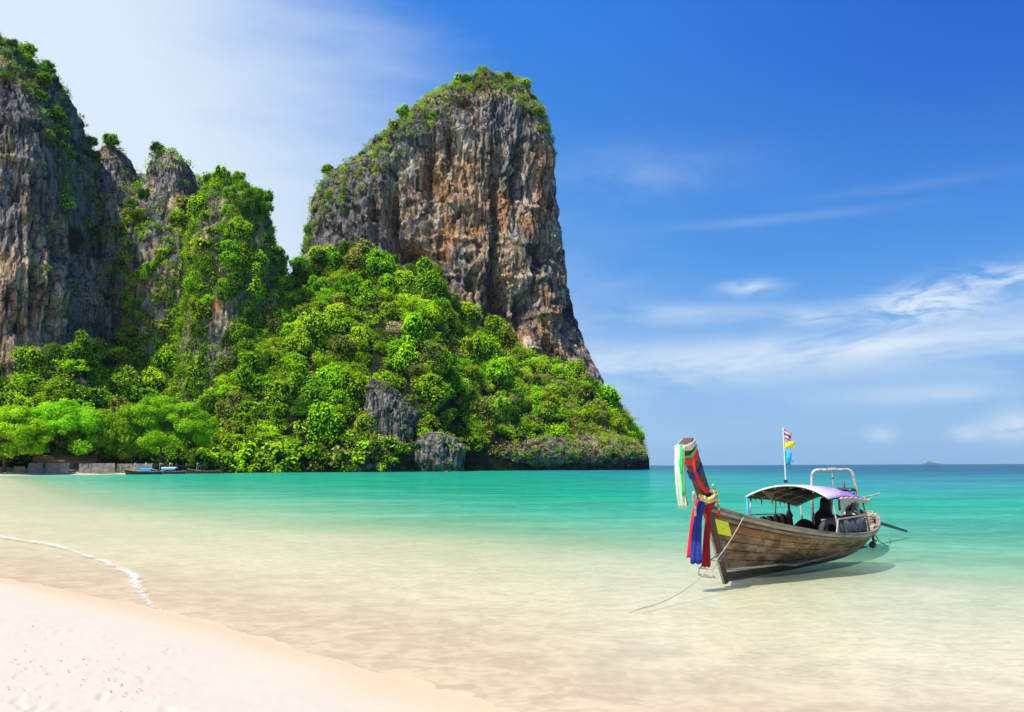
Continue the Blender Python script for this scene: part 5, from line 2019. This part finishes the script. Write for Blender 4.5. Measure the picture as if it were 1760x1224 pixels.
rows_ = [[p_ - Vector((-1.28, -.13, 2.18)) + Vector((.02 * s_, 0, .055 * s_)) for s_ in (-1, -.3, .3, 1)] for p_ in pts]
b_.sheet(rows_, .004)
b_.build('cloth', M['cloth_red'], e2, True)
b_ = MB()
b_.sphere((.53, -.03, -.53), .035, 7, 5)
b_.build('flower', M['garland_pink'], e2, True)


def garland(name, label, mats, pts, r, cat='garland'):
    e2 = on_boat(name, label, cat, p=pts[0])
    P_ = [Vector(p_) - Vector(pts[0]) for p_ in pts]
    Ls = [0]
    for a_, b2 in zip(P_[:-1], P_[1:]):
        Ls.append(Ls[-1] + (b2 - a_).length)
    n = max(3, int(Ls[-1] / (r * 1.15)))
    for i in range(n + 1):
        s_ = Ls[-1] * i / n
        k = max(j for j in range(len(Ls)) if Ls[j] <= s_ + 1e-9)
        k = min(k, len(P_) - 2)
        c_ = P_[k].lerp(P_[k + 1], (s_ - Ls[k]) / max(1e-6, Ls[k + 1] - Ls[k]))
        b_ = MB()
        b_.sphere(c_ + Vector((rnd.uniform(-1, 1), rnd.uniform(-1, 1), rnd.uniform(-1, 1))) * r * .12, r, 7, 5)
        b_.build('flower', M[mats[i % len(mats)] if i < n - 1 else mats[-1]], e2, True)
    return e2


garland('flower_garland', 'yellow and white flower garland looped round the base of the prow', ['garland_yellow', 'garland_yellow', 'garland_white'], [(-1.02, -.10, 1.56), (-.90, -.19, 1.50), (-.72, -.20, 1.545), (-.55, -.14, 1.62), (-.50, .02, 1.60)], .034)
garland('flower_garland', 'second yellow garland ring with pink flowers below the first', ['garland_yellow', 'garland_pink'], [(-.98, -.10, 1.50), (-.88, -.20, 1.455), (-.70, -.21, 1.49), (-.56, -.15, 1.55)], .028)
garland('flower_garland', 'green and pink garland tail with red tassel on the inner side of the prow', ['garland_yellow', 'cloth_green', 'cloth_green', 'garland_pink', 'garland_pink', 'cloth_red'], [(-.66, -.17, 1.74), (-.60, -.20, 1.60), (-.56, -.21, 1.46), (-.55, -.21, 1.30), (-.54, -.21, 1.22)], .024)
garland('flower_garland', 'white and pink garland tail on the outer side of the prow', ['garland_white', 'garland_pink', 'garland_pink', 'garland_pink'], [(-1.04, .02, 1.62), (-1.07, .0, 1.48), (-1.07, -.02, 1.34), (-1.08, -.02, 1.24)], .026)

# boarding ladder under the ribbons
e2 = on_boat('boarding_ladder', 'small metal boarding ladder hung out over the bow under the sashes', 'ladder', p=(-.9, -.1, .2))
for yy in (-.12, .14):
    b_ = MB()
    b_.tube([(.72, yy * .3, .34), (.02, yy, .10), (-.02, yy, -.0), (.1, yy, -.05)], .011, 6)
    b_.build('side_rail', M['pole_grey'], e2)
for (x, z) in ((.02, .10), (-.02, 0.0), (.10, -.05), (.35, .215)):
    b_ = MB()
    b_.tube([(x, -.12, z), (x, .14, z)], .010, 6)
    b_.build('rung', M['pole_grey'], e2)

# mooring rope from the bow rail into the shallows
e2 = empty('mooring_rope', (0, 0, 0))
r0 = MBt @ (hull(.085, 1.0, -1, .05) + Vector((0, 0, .05)))
r1 = Vector(atz(1100, 1047, 0.0))
r2_ = Vector(atz(1070, 1057, -.10))
pts = []
for k in range(25):
    s_ = k / 24
    p_ = r0.lerp(r1, s_)
    p_.z = max((r0.z) * (1 - s_) ** 2.3, .006)
    pts.append(p_)
e2.location = r1
tag(e2, 'beige mooring rope running from the bow rail down into the shallows', 'rope')
b_ = MB()
b_.tube([p_ - r1 for p_ in pts] + [r1.lerp(r2_, k / 5) - r1 for k in range(1, 6)], .008, 6)
b_.build('strand', M['rope'], e2, True)
# stern lines and small fender at the stern
e2 = on_boat('stern_rope', 'dark slack rope hanging off the stern into the water', 'rope', p=(8.1, -.15, .75))
b_ = MB()
b_.tube([(0, 0, 0), (.12, -.05, -.35), (.30, -.15, -.62), (.55, -.25, -.755), (1.1, -.2, -.75), (1.8, .0, -.75), (2.7, .25, -.75)], .012, 5)
b_.build('strand', M['rope_dark'], e2, True)
e2 = on_boat('rope_coil', 'coil of pale rope draped over the stern rail', 'rope', p=(7.55, -.15, .78))
for k in range(4):
    b_ = MB()
    b_.tube([(.16 * math.cos(a_ * .52) * (1 + .1 * k) + .05 * k, .30 * math.sin(a_ * .52) + .02 * k, .03 * k + .05 * math.sin(a_ * .52 * 2 + k)) for a_ in range(13)], .013, 5)
    b_.build('loop', M['rope'], e2, True)
e2 = on_boat('rudder_bracket', 'small rusty bracket and float under the stern at the waterline', 'bracket', p=(7.75, -.35, .12))
b_ = MB()
b_.box((0, 0, .12), (.05, .05, .34))
b_.build('strut', M['rope_red'], e2)
b_ = MB()
b_.sphere((-.08, 0, -.03), .11, 8, 6, (1.4, .8, .8))
b_.build('float', M['rubber'], e2, True)
b_ = MB()
b_.beam((-.1, -.1, .06), (.35, .05, .05), .04, .03)
b_.build('cross_piece', M['pale_wood'], e2)

# ------------------------------------------------------------------ far beach: seawall, bungalow, moored boats
def slab(px0, px1, ytop, ybot, Y, lean, label):
    a_, b_ = at(px0, ybot, Y), at(px1, ybot, Y + (px1 - px0) * .03)
    h_ = at(px0, ytop, Y)[2] - a_[2]
    a_[2] = b_[2] = a_[2]
    d = Vector(b_ - a_)
    n = Vector((-d.y, d.x, 0)).normalized()
    e2 = empty('seawall_slab', a_)
    tag(e2, label, 'seawall', 'leaning concrete slabs of the broken seawall')
    k_ = max(1, int(d.length / 3.2))
    for i in range(k_):
        b2 = MB()
        p0, p1 = d * (i / k_) + d.normalized() * .02, d * ((i + 1) / k_) - d.normalized() * .02
        v = []
        for p_, sk in ((p0, .0), (p1, .15 if i == k_ - 1 else 0)):
            for (z, o_) in ((-.9, 0), (h_, lean)):
                for th_ in (0, .28):
                    v.append(p_ + n * (o_ + th_) + Vector((0, 0, z)) + d.normalized() * (-sk * (z > 0) * h_))
        b2.add(v, [(0, 2, 3, 1), (4, 5, 7, 6), (0, 4, 6, 2), (1, 3, 7, 5), (2, 6, 7, 3), (0, 1, 5, 4)])
        b2.build('concrete_panel', M['concrete'], e2)
    return e2


slab(-60, 18, 803, 813, 258, .4, 'half hidden concrete slab at the start of the seawall under hanging leaves')
slab(22, 43, 802, 814, 259, .5, 'short low seawall slab beside the darker broken end')
slab(46, 73, 796, 812, 260, 1.0, 'leaning square seawall slab under the first spreading tree')
slab(77, 118, 796, 811.5, 262, 1.0, 'long leaning seawall slab with a pale diagonal crack')
slab(135, 198, 796.5, 809, 268, .4, 'upright seawall slab with a big dark tree shadow')
slab(200, 262, 797, 809, 276, .3, 'plain seawall slab behind the moored boats')
bw = empty('beach_bungalow', at(112, 800, 276))
bw.location.z = 1.4
bw.rotation_euler = (0, 0, R(24))
tag(bw, 'tan beach bungalow with terracotta roof behind the seawall', 'bungalow')
b_ = MB()
b_.box((0, 3, 1.6), (17, 6, 3.2))
b_.build('wall', M['house_wall'], bw)
for sgn_ in (-1, 1):
    for k in range(6):
        b_ = MB()
        y0_, y1_ = -1.4, 3.0
        x0_ = -9.5 + k * 3.17
        if sgn_ < 0:
            b_.add([(x0_, y0_, 3.0), (x0_ + 3.15, y0_, 3.0), (x0_ + 3.15, y1_, 5.0), (x0_, y1_, 5.0), (x0_, y0_, 2.88), (x0_ + 3.15, y0_, 2.88), (x0_ + 3.15, y1_, 4.88), (x0_, y1_, 4.88)], [(0, 1, 2, 3), (7, 6, 5, 4), (0, 4, 5, 1), (3, 2, 6, 7), (0, 3, 7, 4), (1, 5, 6, 2)])
        else:
            b_.add([(x0_, 7.4, 3.0), (x0_ + 3.15, 7.4, 3.0), (x0_ + 3.15, y1_, 5.0), (x0_, y1_, 5.0), (x0_, 7.4, 2.88), (x0_ + 3.15, 7.4, 2.88), (x0_ + 3.15, y1_, 4.88), (x0_, y1_, 4.88)], [(3, 2, 1, 0), (4, 5, 6, 7), (1, 5, 4, 0), (7, 6, 2, 3), (4, 7, 3, 0), (2, 6, 5, 1)])
        b_.build('roof_panel', M['terracotta'], bw)
for k in range(7):
    b_ = MB()
    b_.box((-9 + k * 3, -1.1, 1.5), (.22, .22, 3.0))
    b_.build('porch_post', M['bark_pale'], bw)
for k in range(5):
    b_ = MB()
    b_.box((-6.8 + k * 3.4, -.01, 1.55), (1.7, .1, 1.7))
    f_ = b_.build('window', M['bark_pale'], bw)
    b_ = MB()
    b_.box((-6.8 + k * 3.4, -.05, 1.55), (1.4, .08, 1.4))
    b_.build('pane', M['dark_glass'], f_)


def far_boat(px, py, Y, L_, rz, label, cmat, cx, cz, cl, prow=True, hmat='pale_wood', poles=2, side=None):
    e2 = empty('moored_longtail', at(px, py, Y), rz)
    e2.location.z = 0
    tag(e2, label, 'boat', 'longtail boats moored under the beach trees')
    b_ = MB()

    def hp(q, v, s_):
        zg = .75 + 1.0 * (1 - q) ** 3 + .25 * q ** 4
        B = .95 * math.sin(math.pi * min(1, (q * .80 + .02))) ** .7 + .02
        x = q * L_ - .9 * (1 - q) ** 2 * v
        return Vector((x, s_ * B * v ** .7, -.2 + (zg + .2) * v))
    for s_ in (-1, 1):
        b_.sheet([[hp(k / 14, v, s_) for k in range(15)] for v in (0, .35, .7, 1)], .03)
    b_.build('hull', M['dark_wood'], e2)
    for s_ in (-1, 1):
        b_ = MB()
        b_.tube([hp(k / 14, 1, s_) for k in range(15)], .06, 5)
        b_.build('gunwale', M[hmat], e2)
    if prow:
        b_ = MB()
        b_.tube([(-.85, 0, 1.6), (-1.25, 0, 2.2), (-1.7, 0, 3.0)], [.14, .15, .17], 6)
        b_.build('prow', M['prow_wood'], e2)
        for k, mt in enumerate(('cloth_red', 'garland_yellow', 'cloth_green')):
            b_ = MB()
            b_.tube([(-1.35 - .12 * k, -.12 * k, 2.45 + .12 * k), (-1.4 - .14 * k, -.14 * k, 1.2 + .15 * k)], [.16, .12], 5)
            b_.build('ribbon', M[mt], e2)
    if cl:
        b_ = MB()
        b_.sheet([[(cx + cl * i / 6, y, cz + .30 * (1 - (y / 1.1) ** 2) + .03 * math.sin(i * 2.0)) for i in range(7)] for y in (-1.1, -.7, 0, .7, 1.1)], .05)
        b_.build('canopy', M[cmat], e2)
        for x in (cx + .1, cx + cl / 2, cx + cl - .1):
            for y in (-.8, .8):
                b_ = MB()
                b_.tube([(x, y, .6), (x, y, cz + .1)], .035, 5)
                b_.build('post', M['pole_grey'], e2)
        if side:
            b_ = MB()
            b_.sheet([[(cx + .3 + (cl - .6) * i / 5, -1.12 - .03 * j, cz - .02 - .30 * j) for i in range(6)] for j in range(3)], .02)
            b_.build('side_curtain', M[side], e2)
    b_ = MB()
    b_.box((L_ - 1.2, 0, 1.25), (.8, .5, .5))
    b_.build('engine', M['engine_metal'], e2)
    b_ = MB()
    b_.tube([(L_ - 1, 0, 1.2), (L_ + 2.6, 0, .15)], .05, 5)
    b_.build('shaft', M['engine_metal'], e2)
    for k in range(poles):
        b_ = MB()
        x = 2.2 + k * 3.3
        b_.tube([(x, .3, .6), (x + .05, .3, 3.7)], .05, 5)
        b_.build('pole', M['white_paint'], e2)
        b_ = MB()
        b_.sheet([[(x + .05, .3, 3.7), (x + .5, .2, 3.55)], [(x + .05, .3, 3.2), (x + .4, .2, 3.1)]], .01)
        b_.build('pennant', M[('cloth_sky', 'garland_yellow', 'cloth_white')[k % 3]], e2)
    return e2


far_boat(217, 811, 258, 11.0, R(6), 'far longtail boat with garlanded prow and bright blue canopy', 'blue_paint', 4.2, 1.7, 3.8, side='blue_paint')
far_boat(262, 810, 272, 11.5, R(-3), 'far longtail boat with violet and white canopy and blue side sheet', 'canopy_violet', 3.3, 1.95, 5.0, False, side='blue_paint')
far_boat(248, 808, 284, 10.0, R(8), 'far longtail boat with dark canopy behind the blue one', 'canopy_under', 3.0, 2.3, 3.6, False, 'bark_pale', 3)
far_boat(290, 808, 288, 11.0, R(10), 'far longtail boat with grey canopy carrying a small blue cloth', 'rubber', 2.2, 2.2, 5.0, False, 'prow_wood', 2)
far_boat(326, 810, 283, 10.5, R(4), 'far dark longtail boat with a square frame, last in the row', 'black_tarp', 2.6, 2.5, 2.6, False, 'bark_pale', 1)

# tiny island on the horizon
isl = []
for i_, (a, h_, w_) in enumerate(((1590, 2, 6), (1597, 5.0, 5), (1602, 3.4, 7), (1611, 1.6, 8))):
    c_ = at(a, 797.6, 9000)
    ppm = 9000 / PF
    V_, F_ = ball((c_[0], c_[1] + i_ * 8, 0), 1.0, (w_ * ppm, w_ * ppm, h_ * ppm), np.random.RandomState(i_), 14, 8)
    isl.append((V_, F_ + sum(len(x[0]) for x in isl)))
io = link('island', mesh_np('island', np.concatenate([x[0] for x in isl]), np.concatenate([x[1] for x in isl])), M['island'])
tag(io, 'tiny hazy island on the horizon', kind='structure')

# leaf litter on the dry sand
rs = np.random.RandomState(77)
cl_ = [(180, 1178), (60, 1150), (30, 1200), (265, 1195), (140, 1120), (95, 1090), (10, 1165), (170, 1150)]
P_ = []
while len(P_) < 80:
    if rs.uniform() < .7:
        c_ = cl_[rs.randint(len(cl_))]
        px_, py_ = c_[0] + rs.normal() * 38, c_[1] + rs.normal() * 14
    else:
        px_, py_ = rs.uniform(-60, 330), rs.uniform(1070, 1224)
    q = atz(px_, py_, .2)
    z_, d_ = bed_z(q[0], q[1])
    if d_ > -.9:
        continue
    P_.append((q[0], q[1], float(z_) + .016))
P_ = np.array(P_)
V_, F_ = leaf_quads(P_, np.tile([0, 0, 1.0], (len(P_), 1)), .028, rs, .35, .6)
lo_ = link('leaf_litter', mesh_np('leaf_litter', V_, F_, smooth_=False), M['leaf_brown'])
tag(lo_, 'tiny brown bits of leaf and shell scattered over the dry sand', kind='stuff')

# ------------------------------------------------------------------ thin sea air
hz = MB()
hz.box((0, 0, 120), (28400, 28400, 0.1 + 300))
m, t, out = new_mat('haze_air')
pv_ = t.node('ShaderNodeVolumePrincipled')
pv_.inputs['Color'].default_value = (.55, .78, 1.0, 1)
pv_.inputs['Density'].default_value = 0.000032
pv_.inputs['Anisotropy'].default_value = 0.2
t.l.new(pv_.outputs[0], out.inputs['Volume'])
ho = hz.build('haze', m)
ho['kind'] = 'stuff'
ho['label'] = 'thin pale sea haze fading the far horizon'

# ------------------------------------------------------------------ labels: tell look-alikes apart by their place in the row
bpy.context.view_layer.update()
ORD = ['leftmost', 'second from the left', 'third from the left', 'fourth from the left', 'fifth from the left', 'sixth from the left', 'seventh from the left', 'eighth from the left', 'ninth from the left', 'tenth from the left', 'eleventh from the left', 'twelfth from the left']
sets = {}
for o in scene.objects:
    if o.parent is None and 'label' in o and 'category' in o:
        sets.setdefault(o['label'], []).append(o)
for lb, os_ in sets.items():
    if len(os_) < 2:
        continue
    key = lambda o: projn(np.array(o.location))
    os_.sort(key=lambda o: key(o)[0])
    short = lb.replace(' creeper-draped', ' draped').replace(' round-crowned', ' round')

    def name_row(row, pre):
        for i, o in enumerate(row):
            if len(row) == 1:
                o['label'] = short + (', ' + pre + ' one' if pre else '')
            elif i < len(ORD):
                o['label'] = short + ', ' + (pre + ' ' if pre else '') + (ORD[i] if i < len(row) - 1 or len(row) > 12 else 'rightmost')
            else:
                o['label'] = short + ', ' + (pre + ' ' if pre else '') + 'on the right'
    if len(os_) <= 7:
        name_row(os_, '')
    else:
        ys_ = sorted(key(o)[1] for o in os_)
        nb = 2 if len(os_) <= 20 else 3
        cuts = [ys_[int(len(ys_) * (k + 1) / nb) - 1] for k in range(nb)]
        names = ['higher', 'lower'] if nb == 2 else ['top row', 'middle row', 'bottom row']
        for k in range(nb):
            lo = cuts[k - 1] if k else -1e9
            name_row([o for o in os_ if lo < key(o)[1] <= cuts[k]], names[k])
